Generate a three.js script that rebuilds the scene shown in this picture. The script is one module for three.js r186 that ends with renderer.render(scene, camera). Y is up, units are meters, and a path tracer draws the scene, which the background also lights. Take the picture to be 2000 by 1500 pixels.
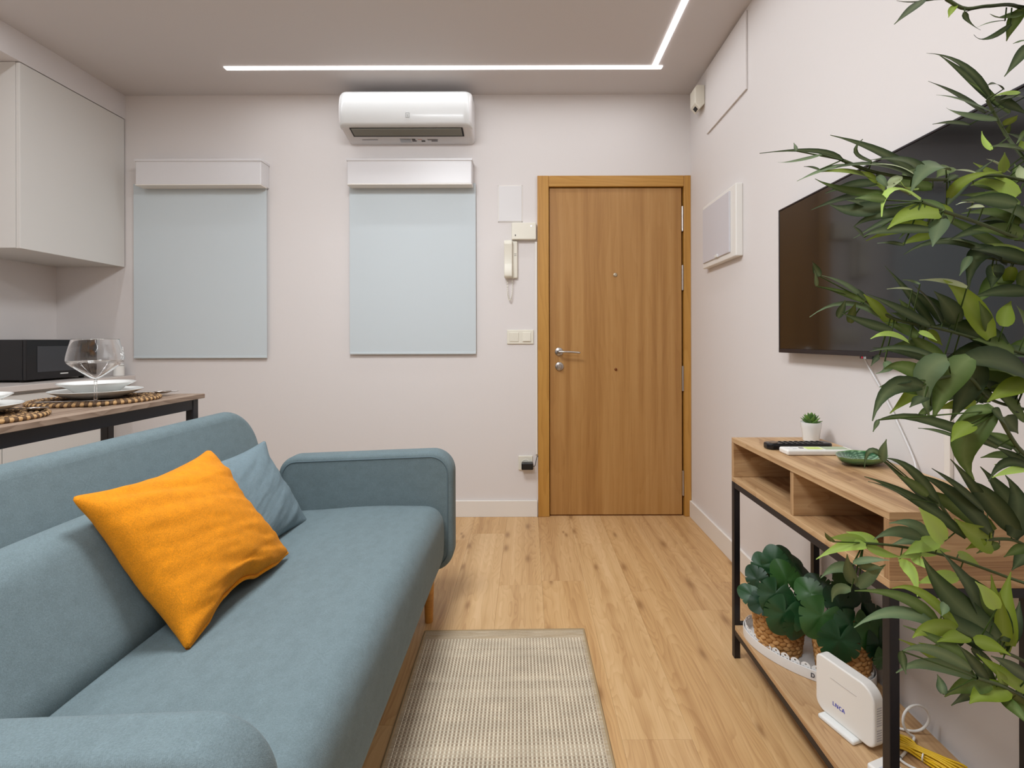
import * as THREE from 'three';
import { RoundedBoxGeometry } from 'three/addons/geometries/RoundedBoxGeometry.js';
import { mergeGeometries, mergeVertices } from 'three/addons/utils/BufferGeometryUtils.js';
import { RectAreaLightUniformsLib } from 'three/addons/lights/RectAreaLightUniformsLib.js';
import { FontLoader } from 'three/addons/loaders/FontLoader.js';
import { TextGeometry } from 'three/addons/geometries/TextGeometry.js';

// ───────────────────────── camera, light, exposure ─────────────────────────
// Metres; the eye stands at x = 0, z = 0, 1.09 m above the floor and looks along -z at the wall with the entrance door.
const scene = new THREE.Scene();
scene.background = new THREE.Color(0x000000);
const camera = new THREE.PerspectiveCamera(2 * Math.atan(750 / 950) * 180 / Math.PI, 4 / 3, 0.05, 30);
camera.position.set(0, 1.09, 0);
camera.rotation.set(0, 0, -0.0025);
camera.setViewOffset(2000, 1500, -30, 85, 2000, 1500);       // a shifted lens: the verticals stay upright

const renderer = new THREE.WebGLRenderer();
renderer.toneMapping = THREE.LinearToneMapping;
renderer.toneMappingExposure = 1.0;
renderer.shadowMap.enabled = true;
RectAreaLightUniformsLib.init();

const ROOM = { left: -2.92, right: 1.012, back: -3.016, front: 2.2, top: 2.614 };
// The light lines let into the ceiling and two flush light panels nearer the viewer: [x centre, z centre, length along x, length along z]
const STRIP_WIDTH = 0.03, LIGHT_COLOR = new THREE.Color(0.915, 0.97, 1.02);
const LAMPS = {
  living: { nits: 15, runs: [[-0.4785, -2.712, 2.407, STRIP_WIDTH], [0.71, -0.7485, STRIP_WIDTH, 3.897]] },
  kitchen: { nits: 32, runs: [[-2.3, -0.45, STRIP_WIDTH, 3.3]] },
  panel: { nits: 29.5, runs: [[-0.62, -1.42, 0.6, 0.6], [-0.62, 0.35, 0.6, 0.6]] },
};
for (const { nits, runs } of Object.values(LAMPS)) for (const [x, z, w, d] of runs) {
  const l = new THREE.RectAreaLight(LIGHT_COLOR, nits, w, d);
  l.position.set(x, ROOM.top - 0.012, z); l.rotation.x = -Math.PI / 2; l.castShadow = true; scene.add(l);
}

// ───────────────────────── helpers ─────────────────────────
function randomFrom(seed) { let a = seed >>> 0; return () => { a = (a + 0x6d2b79f5) | 0; let t = Math.imul(a ^ (a >>> 15), 1 | a); t = (t + Math.imul(t ^ (t >>> 7), 61 | t)) ^ t; return ((t ^ (t >>> 14)) >>> 0) / 4294967296; }; }
const rnd = randomFrom(11);
const between = (a, b) => a + (b - a) * rnd();
function hash(x, y, s) { let h = Math.imul(x, 374761393) + Math.imul(y, 668265263) + Math.imul(s, 2147483647 / 3 | 0) | 0; h = Math.imul(h ^ (h >>> 13), 1274126177); return ((h ^ (h >>> 16)) >>> 0) / 4294967296; }
function noise(x, y, s = 0) {
  const xi = Math.floor(x), yi = Math.floor(y), fx = x - xi, fy = y - yi, u = fx * fx * (3 - 2 * fx), v = fy * fy * (3 - 2 * fy);
  const a = hash(xi, yi, s), b = hash(xi + 1, yi, s), c = hash(xi, yi + 1, s), d = hash(xi + 1, yi + 1, s);
  return a + (b - a) * u + (c - a) * v + (a - b - c + d) * u * v;
}
function fbm(x, y, s = 0, n = 4) { let t = 0, a = 0.5, k = 0; for (let i = 0; i < n; i++) { t += a * noise(x, y, s + i * 17); k += a; x *= 2.03; y *= 2.03; a *= 0.5; } return t / k; }
const smooth = (a, b, x) => { const t = Math.min(1, Math.max(0, (x - a) / (b - a))); return t * t * (3 - 2 * t); };
const mix = (a, b, t) => a + (b - a) * t;
const mix3 = (a, b, t) => [mix(a[0], b[0], t), mix(a[1], b[1], t), mix(a[2], b[2], t)];

function texture(w, h, f, { color = true, repeat = false } = {}) {
  const data = new Uint8Array(w * h * 4);
  for (let j = 0; j < h; j++) for (let i = 0; i < w; i++) {
    const c = f((i + 0.5) / w, (j + 0.5) / h), o = (j * w + i) * 4;
    if (typeof c === 'number') data[o] = data[o + 1] = data[o + 2] = Math.max(0, Math.min(255, c * 255));
    else for (let k = 0; k < 3; k++) data[o + k] = Math.max(0, Math.min(255, c[k]));
    data[o + 3] = 255;
  }
  const t = new THREE.DataTexture(data, w, h, THREE.RGBAFormat);
  t.magFilter = THREE.LinearFilter; t.minFilter = THREE.LinearMipmapLinearFilter; t.generateMipmaps = true;
  t.wrapS = t.wrapT = repeat === 'mirror' ? THREE.MirroredRepeatWrapping : THREE.RepeatWrapping;
  if (color) t.colorSpace = THREE.SRGBColorSpace;
  t.needsUpdate = true;
  return t;
}
// Wood: `along` and `across` are the metres one tile covers; tones are sRGB bytes.
function wood(w, h, { along, across, light, mid, dark, seed, rings = 38, warp = 0.05, fibre = 1, knots = 0, grainAlongU = false, streak = 0.5, ring: ringDepth = 0.5 }) {
  const r = randomFrom(seed), ks = [];
  for (let i = 0; i < knots; i++) ks.push([r() * across, r() * along, 0.006 + r() * 0.012]);
  return texture(w, h, (u, v) => {
    let a = (grainAlongU ? u : v) * along, c = (grainAlongU ? v : u) * across, knot = 0;
    for (const [kc, ka, kr] of ks) {
      const dc = c - kc, da = (a - ka) * 0.33, q = Math.hypot(dc, da) / kr;
      c += dc / (q * q + 0.4) * 0.55 * Math.exp(-q * 0.35); knot = Math.max(knot, Math.exp(-q * q * 1.4));
    }
    const field = c * rings + (fbm(c * 9, a * 1.3, seed, 4) - 0.5) * rings * warp * 5 + (noise(c * 3, a * 0.55, seed + 3) - 0.5) * rings * warp * 6;
    const f = field - Math.floor(field), ring = Math.pow(f, 1.8) * (1 - smooth(0.9, 1, f));
    const fine = noise(c * 900, a * 9, seed + 5) * 0.6 + noise(c * 380, a * 3.2, seed + 6) * 0.4;
    const band = fbm(c * 26, a * 0.9, seed + 9, 3);
    let t = 0.5 + (ring - 0.36) * ringDepth + (fine - 0.5) * 0.42 * fibre + (band - 0.5) * streak * 1.6;
    const pore = smooth(0.83, 0.96, noise(c * 1200, a * 14, seed + 21)) * 0.35 * fibre;
    t = Math.min(1, Math.max(0, t));
    let col = t < 0.5 ? mix3(light, mid, t * 2) : mix3(mid, dark, t * 2 - 1);
    col = mix3(col, dark, Math.min(0.8, pore));
    return mix3(col, [dark[0] * 0.72, dark[1] * 0.66, dark[2] * 0.6], knot * 0.6);
  }, { repeat: 'mirror' });
}
// uv in metres by the dominant direction of each face; `grain` is the axis that u follows
function boxUV(source, grain = 'x', ou = 0, ov = 0, scaleU = 1, scaleV = 1) {
  const g = source.index ? source.toNonIndexed() : source;
  if (!g.attributes.normal) g.computeVertexNormals();
  const p = g.attributes.position, n = g.attributes.normal, uv = new Float32Array(p.count * 2), gi = { x: 0, y: 1, z: 2 }[grain];
  for (let t = 0; t < p.count; t += 3) {
    const m = [0, 0, 0];
    for (let i = t; i < t + 3; i++) { m[0] += n.getX(i); m[1] += n.getY(i); m[2] += n.getZ(i); }
    const q = m.map(Math.abs), f = q[0] >= q[1] && q[0] >= q[2] ? 0 : q[1] >= q[2] ? 1 : 2, rest = [0, 1, 2].filter((k) => k !== f);
    const a = f === gi ? rest[0] : gi, b = f === gi ? rest[1] : rest.find((k) => k !== gi);
    for (let i = t; i < t + 3; i++) { const c = [p.getX(i), p.getY(i), p.getZ(i)]; uv[2 * i] = (c[a] + ou) * scaleU; uv[2 * i + 1] = (c[b] + ov) * scaleV; }
  }
  g.setAttribute('uv', new THREE.BufferAttribute(uv, 2));
  return g;
}
// a box with large soft edges on an even grid, so that it can be bulged and creased afterwards
function softBox(w, h, d, r, nx, ny, nz, shape) {
  let g = new THREE.BoxGeometry(w, h, d, nx, ny, nz); g.deleteAttribute('uv'); g.deleteAttribute('normal'); g = mergeVertices(g, 1e-5);
  const p = g.attributes.position, H = [w / 2 - r, h / 2 - r, d / 2 - r], v = new THREE.Vector3(), c = new THREE.Vector3();
  for (let i = 0; i < p.count; i++) {
    v.fromBufferAttribute(p, i); c.set(...[v.x, v.y, v.z].map((x, k) => Math.max(-H[k], Math.min(H[k], x))));
    v.sub(c); if (v.lengthSq() > 0) v.setLength(r); v.add(c);
    if (shape) shape(v);
    p.setXYZ(i, v.x, v.y, v.z);
  }
  g.computeVertexNormals();
  return g;
}
const taken = new Map();
function numbered(name) { const n = taken.get(name) ?? 0; taken.set(name, n + 1); return n ? name + '_' + String(n).padStart(3, '0') : name; }
function mesh(name, geometry, material, parent, x = 0, y = 0, z = 0) {
  const m = new THREE.Mesh(geometry, material); m.name = name; m.position.set(x, y, z); parent.add(m); return m;
}
function thing(name, label, category, [x, y, z] = [0, 0, 0], { group, turn = 0 } = {}) {
  const o = new THREE.Group(); o.name = numbered(name); o.position.set(x, y, z); o.rotation.y = turn;
  o.userData = { label, category }; if (group) o.userData.group = group;
  scene.add(o); return o;
}
function tag(o, label, category, group) { o.name = numbered(o.name); o.userData.label = label; o.userData.category = category; if (group) o.userData.group = group; return o; }
function structure(o, label, category) { o.userData.kind = 'structure'; o.userData.label = label; o.userData.category = category; return o; }
function merge(list) {
  return mergeGeometries(list.map((g) => {
    g = g.index ? g.toNonIndexed() : g;
    for (const k of Object.keys(g.attributes)) if (!['position', 'normal', 'uv'].includes(k)) g.deleteAttribute(k);
    if (!g.attributes.normal) g.computeVertexNormals();
    if (!g.attributes.uv) g.setAttribute('uv', new THREE.BufferAttribute(new Float32Array(g.attributes.position.count * 2), 2));
    return g;
  }));
}
const box = (w, h, d, x = 0, y = 0, z = 0) => new THREE.BoxGeometry(w, h, d).translate(x, y, z);
const round = (w, h, d, r = 0.003, x = 0, y = 0, z = 0, s = 2) => new RoundedBoxGeometry(w, h, d, s, Math.min(r, w / 2.01, h / 2.01, d / 2.01)).translate(x, y, z);
const span = (x0, x1, y0, y1, z0, z1, r = 0.002) => round(x1 - x0, y1 - y0, z1 - z0, r, (x0 + x1) / 2, (y0 + y1) / 2, (z0 + z1) / 2);
function tube(points, r, segments = 24, sides = 8, closed = false) { return new THREE.TubeGeometry(new THREE.CatmullRomCurve3(points.map((p) => new THREE.Vector3(...p)), closed, 'centripetal'), segments, r, sides, closed); }
const lathe = (pts, n = 40) => new THREE.LatheGeometry(pts.map(([r, y]) => new THREE.Vector2(r, y)), n);
function roundRect(x0, y0, x1, y1, r) {
  const s = new THREE.Shape(), q = Array.isArray(r) ? r : [r, r, r, r];   // radii: left-bottom, right-bottom, right-top, left-top
  s.moveTo(x0 + q[0], y0); s.lineTo(x1 - q[1], y0); s.absarc(x1 - q[1], y0 + q[1], q[1], -Math.PI / 2, 0); s.lineTo(x1, y1 - q[2]); s.absarc(x1 - q[2], y1 - q[2], q[2], 0, Math.PI / 2);
  s.lineTo(x0 + q[3], y1); s.absarc(x0 + q[3], y1 - q[3], q[3], Math.PI / 2, Math.PI); s.lineTo(x0, y0 + q[0]); s.absarc(x0 + q[0], y0 + q[0], q[0], Math.PI, 1.5 * Math.PI);
  return s;
}
function extrude(shape, depth, bevel = 0, segs = 3, curve = 16) {
  const g = new THREE.ExtrudeGeometry(shape, { depth: depth - 2 * bevel, bevelEnabled: bevel > 0, bevelThickness: bevel, bevelSize: bevel, bevelOffset: -bevel, bevelSegments: segs, curveSegments: curve });
  return g.translate(0, 0, bevel);
}
const material = (color, roughness = 0.6, more = {}) => new THREE.MeshPhysicalMaterial({ color, roughness, ...more });
const font = await new FontLoader().loadAsync('fonts/droid/droid_sans_bold.typeface.json');
function lettering(text, size, depth = 0.0006) { const g = new TextGeometry(text, { font, size, depth, curveSegments: 4, bevelEnabled: false }); g.computeBoundingBox(); const b = g.boundingBox; return g.translate(-(b.min.x + b.max.x) / 2, -(b.min.y + b.max.y) / 2, 0); }

// ───────────────────────── materials ─────────────────────────
const plasterBump = texture(512, 512, (u, v) => 0.5 + (fbm(u * 60, v * 60, 3, 3) - 0.5) * 0.7 + (fbm(u * 9, v * 9, 8, 2) - 0.5) * 0.5, { color: false, repeat: 'mirror' });
const M = {
  wall: material(0xded8d5, 0.75, { bumpMap: plasterBump, bumpScale: 0.0003 }),
  ceiling: material(0xd0cbca, 0.85),
  trim: material(0xe6e0d8, 0.4),
  cabinet: material(0xd8d5d0, 0.42),
  soffit: material(0xdcd7d6, 0.7),
  worktop: material(0xcfc6c0, 0.35),
  whitePlastic: material(0xe9e6e0, 0.35),
  creamPlastic: material(0xe4dfd0, 0.35),
  glossWhite: material(0xd6d6d4, 0.38, { clearcoat: 0.3, clearcoatRoughness: 0.14 }),
  matteWhite: material(0xdcd9d8, 0.5),
  louver: material(0x7d7b70, 0.5),
  gap: material(0x141414, 0.6),
  blackMetal: material(0x16141a, 0.45),
  blackPlastic: material(0x0c0c10, 0.28),
  screen: material(0x050506, 0.13, { clearcoat: 0.4, clearcoatRoughness: 0.06 }),
  steel: material(0xb7b1ac, 0.3, { metalness: 1 }),
  brass: material(0xb9ad97, 0.38, { metalness: 1 }),
  bronze: material(0x7a4420, 0.4, { metalness: 0.7 }),
  china: material(0xe6e7e4, 0.18, { clearcoat: 0.5, clearcoatRoughness: 0.05 }),
  blind: material(0xc8d0d3, 0.85),
  blindCase: material(0xd9d6d6, 0.35),
  glass: new THREE.MeshPhysicalMaterial({ color: 0xffffff, roughness: 0.02, transmission: 1, thickness: 0.0, ior: 1.5 }),
  solidGlass: new THREE.MeshPhysicalMaterial({ color: 0xffffff, roughness: 0.02, transmission: 1, thickness: 0.01, ior: 1.5 }),
};
const lampGlow = new THREE.MeshStandardMaterial({ color: 0xffffff, emissive: new THREE.Color(1, 0.97, 0.98), emissiveIntensity: 3.2, roughness: 0.6 });

// oak laminate of the floor: four board prints, then tints of each
const FLOOR_TONES = [
  { light: [216, 180, 133], mid: [202, 163, 114], dark: [178, 137, 91] },
  { light: [214, 178, 132], mid: [199, 160, 112], dark: [175, 134, 90] },
  { light: [218, 182, 136], mid: [204, 166, 117], dark: [181, 140, 94] },
  { light: [214, 177, 129], mid: [200, 160, 110], dark: [176, 134, 88] },
];
const floorMaterials = FLOOR_TONES.map((t, i) => new THREE.MeshPhysicalMaterial({
  map: wood(256, 1536, { along: 1.28, across: 0.192, ...t, seed: 31 + i * 7, rings: 24, warp: 0.14, knots: 3, streak: 0.8, ring: 0.34, fibre: 0.9 }), roughness: 0.42,
}));
const doorWood = new THREE.MeshPhysicalMaterial({ map: wood(768, 2048, { along: 2.1, across: 0.84, light: [186, 142, 86], mid: [173, 127, 71], dark: [154, 108, 56], seed: 77, rings: 15, warp: 0.045, streak: 0.62, ring: 0.18, fibre: 1.0 }), roughness: 0.4 });
const casingWood = new THREE.MeshPhysicalMaterial({ map: wood(128, 1024, { along: 2.1, across: 0.2, light: [196, 147, 72], mid: [185, 135, 62], dark: [168, 118, 50], seed: 91, rings: 30, warp: 0.03, streak: 0.35, fibre: 0.8 }), roughness: 0.4 });
const standWood = new THREE.MeshPhysicalMaterial({ map: wood(1536, 512, { along: 1.2, across: 0.4, light: [206, 172, 130], mid: [186, 149, 107], dark: [146, 108, 72], seed: 123, rings: 22, warp: 0.14, streak: 0.8, ring: 0.32, grainAlongU: true, knots: 4 }), roughness: 0.5 });
const tableWood = new THREE.MeshPhysicalMaterial({ map: wood(1024, 512, { along: 1.2, across: 0.5, light: [166, 146, 128], mid: [142, 120, 102], dark: [112, 90, 74], seed: 151, rings: 30, warp: 0.08, streak: 0.6, grainAlongU: true }), roughness: 0.5 });
const beech = new THREE.MeshPhysicalMaterial({ map: wood(256, 512, { along: 0.3, across: 0.1, light: [204, 146, 70], mid: [188, 128, 54], dark: [160, 104, 42], seed: 171, rings: 60, streak: 0.3 }), roughness: 0.45 });

const clothBump = texture(512, 512, (u, v) => 0.5 + 0.22 * Math.sin(u * 2 * Math.PI * 64) * Math.sin(v * 2 * Math.PI * 64) + (noise(u * 300, v * 90, 4) - 0.5) * 0.4 + (noise(u * 90, v * 300, 9) - 0.5) * 0.4, { color: false });
const clothTint = (r, g, b, amount, seed) => texture(512, 512, (u, v) => { const k = 1 + (noise(u * 210, v * 70, seed) - 0.5) * amount + (noise(u * 70, v * 210, seed + 1) - 0.5) * amount + (fbm(u * 8, v * 8, seed + 2, 3) - 0.5) * amount * 0.8; return [r * k, g * k, b * k]; }, { repeat: 'mirror' });
const sofaCloth = new THREE.MeshPhysicalMaterial({ map: clothTint(106, 122, 126, 0.1, 201), bumpMap: clothBump, bumpScale: 0.0005, roughness: 0.92, sheen: 0.4, sheenColor: new THREE.Color(0.55, 0.6, 0.62), sheenRoughness: 0.5 });
const pipingCloth = new THREE.MeshPhysicalMaterial({ color: 0x5c6c72, roughness: 0.9 });
const cushionBlue = new THREE.MeshPhysicalMaterial({ map: clothTint(112, 130, 137, 0.1, 231), bumpMap: clothBump, bumpScale: 0.0005, roughness: 0.95 });
const cushionOrange = new THREE.MeshPhysicalMaterial({ map: clothTint(216, 134, 0, 0.12, 261), bumpMap: clothBump, bumpScale: 0.0007, roughness: 0.95 });

// ───────────────────────── room shell ─────────────────────────
const T = 0.12;
{
  const w = ROOM.right - ROOM.left, d = ROOM.front - ROOM.back, xc = (ROOM.left + ROOM.right) / 2, zc = (ROOM.front + ROOM.back) / 2;
  // floor: boards laid along the room on a slab
  const floor = new THREE.Group(); floor.name = 'floor'; scene.add(floor); structure(floor, 'oak laminate floor boards running towards the door', 'floor');
  mesh('floor_slab', box(w + 2 * T, 0.1, d + 2 * T, xc, -0.061, zc), M.gap, floor);
  const BW = 0.192, BL = 1.28, g = 0.0003, boards = [];
  for (let k = 0; k < 10; k++) {
    const b = round(BW - g, 0.011, BL - g, 0.0005, 0, 0, 0, 1), p = b.attributes.position, uv = new Float32Array(p.count * 2), flip = k % 2 ? -1 : 1;
    for (let i = 0; i < p.count; i++) { uv[2 * i] = (p.getX(i) / BW + 0.5) * flip; uv[2 * i + 1] = p.getZ(i) / BL + 0.5 + k * 0.37; }
    b.setAttribute('uv', new THREE.BufferAttribute(uv, 2)); boards.push(b);
  }
  const cols = Math.ceil((w + 0.02) / BW), r = randomFrom(404);
  for (let c = 0; c < cols; c++) {
    const x = 0.063 + BW * 0.5 + (c - Math.round(3.0 / BW)) * BW, off = r() * BL;
    if (x - BW / 2 > ROOM.right + 0.05 || x + BW / 2 < ROOM.left - 0.05) continue;
    for (let z = ROOM.back - off + BL / 2; z - BL / 2 < ROOM.front; z += BL) {
      if (z + BL / 2 < ROOM.back) continue;
      mesh('floor_board', boards[Math.floor(r() * 10)], floorMaterials[Math.floor(r() * 4)], floor, x, -0.0055, z);
    }
  }
  // ceiling with slots for the light line (the channel sits flush)
  const ceiling = new THREE.Mesh(box(w + 2 * T, 0.12, d + 2 * T, xc, ROOM.top + 0.06, zc), M.ceiling); ceiling.name = 'ceiling'; scene.add(ceiling); structure(ceiling, 'plain pale ceiling with a recessed light line', 'ceiling');

  // wall with the entrance door: one slab with the door opening cut out
  const s = new THREE.Shape(); s.moveTo(ROOM.left - T, 0); s.lineTo(0.12, 0); s.lineTo(0.12, 2.052); s.lineTo(0.976, 2.052); s.lineTo(0.976, 0); s.lineTo(ROOM.right + T, 0); s.lineTo(ROOM.right + T, ROOM.top); s.lineTo(ROOM.left - T, ROOM.top); s.closePath();
  const wallBack = mesh('wall_back', boxUV(new THREE.ExtrudeGeometry(s, { depth: T, bevelEnabled: false }).translate(0, 0, ROOM.back - T), 'x'), M.wall, scene);
  structure(wallBack, 'off-white plastered wall around the entrance door', 'wall');
  const right = mesh('wall_right', boxUV(box(T, ROOM.top, d, ROOM.right + T / 2, ROOM.top / 2, zc), 'z'), M.wall, scene); structure(right, 'off-white plastered wall behind the television', 'wall');
  const left = mesh('wall_left', boxUV(box(T, ROOM.top, d, ROOM.left - T / 2, ROOM.top / 2, zc), 'z'), M.wall, scene); structure(left, 'pale wall behind the kitchen units', 'wall');
  const front = mesh('wall_front', boxUV(box(w + 2 * T, ROOM.top, T, xc, ROOM.top / 2, ROOM.front + T / 2), 'x'), M.wall, scene); structure(front, 'off-white wall facing the entrance', 'wall');
  const landing = mesh('wall_landing', box(1.3, 2.4, 0.05, 0.55, 1.2, ROOM.back - T - 0.1), M.wall, scene); structure(landing, 'wall of the landing behind the closed door', 'wall');

  const bb = mesh('baseboard_back', span(-2.3, 0.06, 0, 0.1, ROOM.back, ROOM.back + 0.013), M.trim, scene); structure(bb, 'white baseboard left of the entrance door', 'baseboard');
  const br = mesh('baseboard_right', span(ROOM.right - 0.013, ROOM.right, 0, 0.1, ROOM.back + 0.013, ROOM.front), M.trim, scene); structure(br, 'white baseboard under the television wall', 'baseboard');
  const soffit = mesh('trim_1', span(ROOM.left, -2.49, 2.468, ROOM.top, ROOM.back, ROOM.front, 0.001), M.soffit, scene); structure(soffit, 'white boxed soffit above the kitchen cabinets', 'soffit');
}

// light line in the ceiling
for (const [kind, { runs }] of Object.entries(LAMPS)) if (kind !== 'panel') {
  const l = thing('ceiling_light_line', kind === 'living' ? 'angled white light line recessed in the ceiling above the air conditioner' : 'straight white light line recessed in the ceiling over the kitchen', 'light');
  for (const [x, z, w, d] of runs) mesh('diffuser', round(w + (w > d ? STRIP_WIDTH : 0), 0.006, d, 0.003, x + (w > d ? STRIP_WIDTH / 2 : 0), ROOM.top - 0.003, z), lampGlow, l);
} else for (const [x, z, w, d] of runs) {
  const l = thing('ceiling_light_panel', z < 0 ? 'square white ceiling light panel above the sofa' : 'square white ceiling light panel far from the door', 'light', [x, ROOM.top, z]);
  mesh('diffuser', round(w, 0.006, d, 0.002, 0, -0.004, 0), lampGlow, l);
  mesh('frame', merge([box(w + 0.03, 0.01, 0.014, 0, -0.005, d / 2 + 0.008), box(w + 0.03, 0.01, 0.014, 0, -0.005, -d / 2 - 0.008), box(0.014, 0.01, d, w / 2 + 0.008, -0.005, 0), box(0.014, 0.01, d, -w / 2 - 0.008, -0.005, 0)]), M.trim, l);
}

// ───────────────────────── entrance door ─────────────────────────
{
  const zf = ROOM.back, d = new THREE.Group(); d.name = 'door_1'; scene.add(d); structure(d, 'oak veneer entrance door with steel lever handle', 'door');
  const vertical = (g, ou, ov) => { const p = g.attributes.position, uv = new Float32Array(p.count * 2); for (let i = 0; i < p.count; i++) { uv[2 * i] = (p.getX(i) - ou) / 0.84 + (p.getZ(i)) * 0.6; uv[2 * i + 1] = (p.getY(i)) / 2.1 + ov; } g.setAttribute('uv', new THREE.BufferAttribute(uv, 2)); return g; };
  const leaf = mesh('door_leaf', vertical(span(0.138, 0.960, 0.006, 2.036, zf - 0.05, zf - 0.006, 0.003), 0.138, 0), doorWood, d);
  const cas = (x0, x1, y0, y1, z1) => { const g = span(x0, x1, y0, y1, zf - 0.11, z1, 0.003), p = g.attributes.position, uv = new Float32Array(p.count * 2), tall = y1 - y0 > x1 - x0; for (let i = 0; i < p.count; i++) { uv[2 * i] = ((tall ? p.getX(i) - x0 : p.getY(i)) + p.getZ(i)) / 0.2; uv[2 * i + 1] = (tall ? p.getY(i) : p.getX(i) + 0.7) / 2.1; } g.setAttribute('uv', new THREE.BufferAttribute(uv, 2)); return g; };
  mesh('door_jamb', cas(0.064, 0.1345, 0, 2.108, zf + 0.013), casingWood, d);
  mesh('door_jamb', cas(0.9695, 1.0115, 0, 2.108, zf + 0.013), casingWood, d);
  mesh('door_head', cas(0.1352, 0.9688, 2.041, 2.108, zf + 0.012), casingWood, d);
  mesh('threshold', box(0.85, 0.004, 0.1, 0.55, 0.001, zf - 0.06), M.bronze, d);
  for (const y of [1.842, 1.477, 0.852, 0.204]) {
    const hinge = mesh('hinge', new THREE.CylinderGeometry(0.0075, 0.0075, 0.155, 14).translate(0, 0, 0), M.steel, d, 0.9645, y, zf - 0.001);
    const rings = []; for (let k = -2; k <= 2; k++) rings.push(new THREE.CylinderGeometry(0.0085, 0.0085, 0.026, 14).translate(0, k * 0.031, 0));
    mesh('knuckles', merge(rings), M.steel, hinge);
  }
  const rose = mesh('handle', lathe([[0, 0], [0.025, 0], [0.026, 0.003], [0.024, 0.009], [0.012, 0.011], [0.01, 0.014], [0.01, 0.045], [0, 0.045]], 32).rotateX(Math.PI / 2), M.steel, d, 0.196, 1.02, zf - 0.006);
  mesh('lever', merge([tube([[0, 0, 0.043], [0.03, 0.0, 0.05], [0.075, -0.002, 0.05], [0.122, -0.006, 0.049]], 0.0065, 24, 12), new THREE.SphereGeometry(0.0066, 12, 8).translate(0.122, -0.006, 0.049)]), M.steel, rose);
  const lock = mesh('lock', lathe([[0, 0], [0.026, 0], [0.027, 0.003], [0.025, 0.01], [0.014, 0.012], [0, 0.012]], 32).rotateX(Math.PI / 2), M.steel, d, 0.198, 0.929, zf - 0.006);
  mesh('turn_knob', merge([new THREE.CylinderGeometry(0.013, 0.015, 0.018, 24).rotateX(Math.PI / 2).translate(0, 0, 0.02), round(0.024, 0.007, 0.012, 0.002, 0, 0, 0.032)]), M.steel, lock);
  mesh('peephole', lathe([[0, 0], [0.0125, 0], [0.0125, 0.003], [0.008, 0.006], [0, 0.005]], 24).rotateX(Math.PI / 2), M.brass, d, 0.547, 1.496, zf - 0.006);
  mesh('door_stud', lathe([[0, 0], [0.0085, 0], [0.0075, 0.006], [0, 0.009]], 20).rotateX(Math.PI / 2), M.bronze, d, 0.549, 0.909, zf - 0.006);
}

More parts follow.
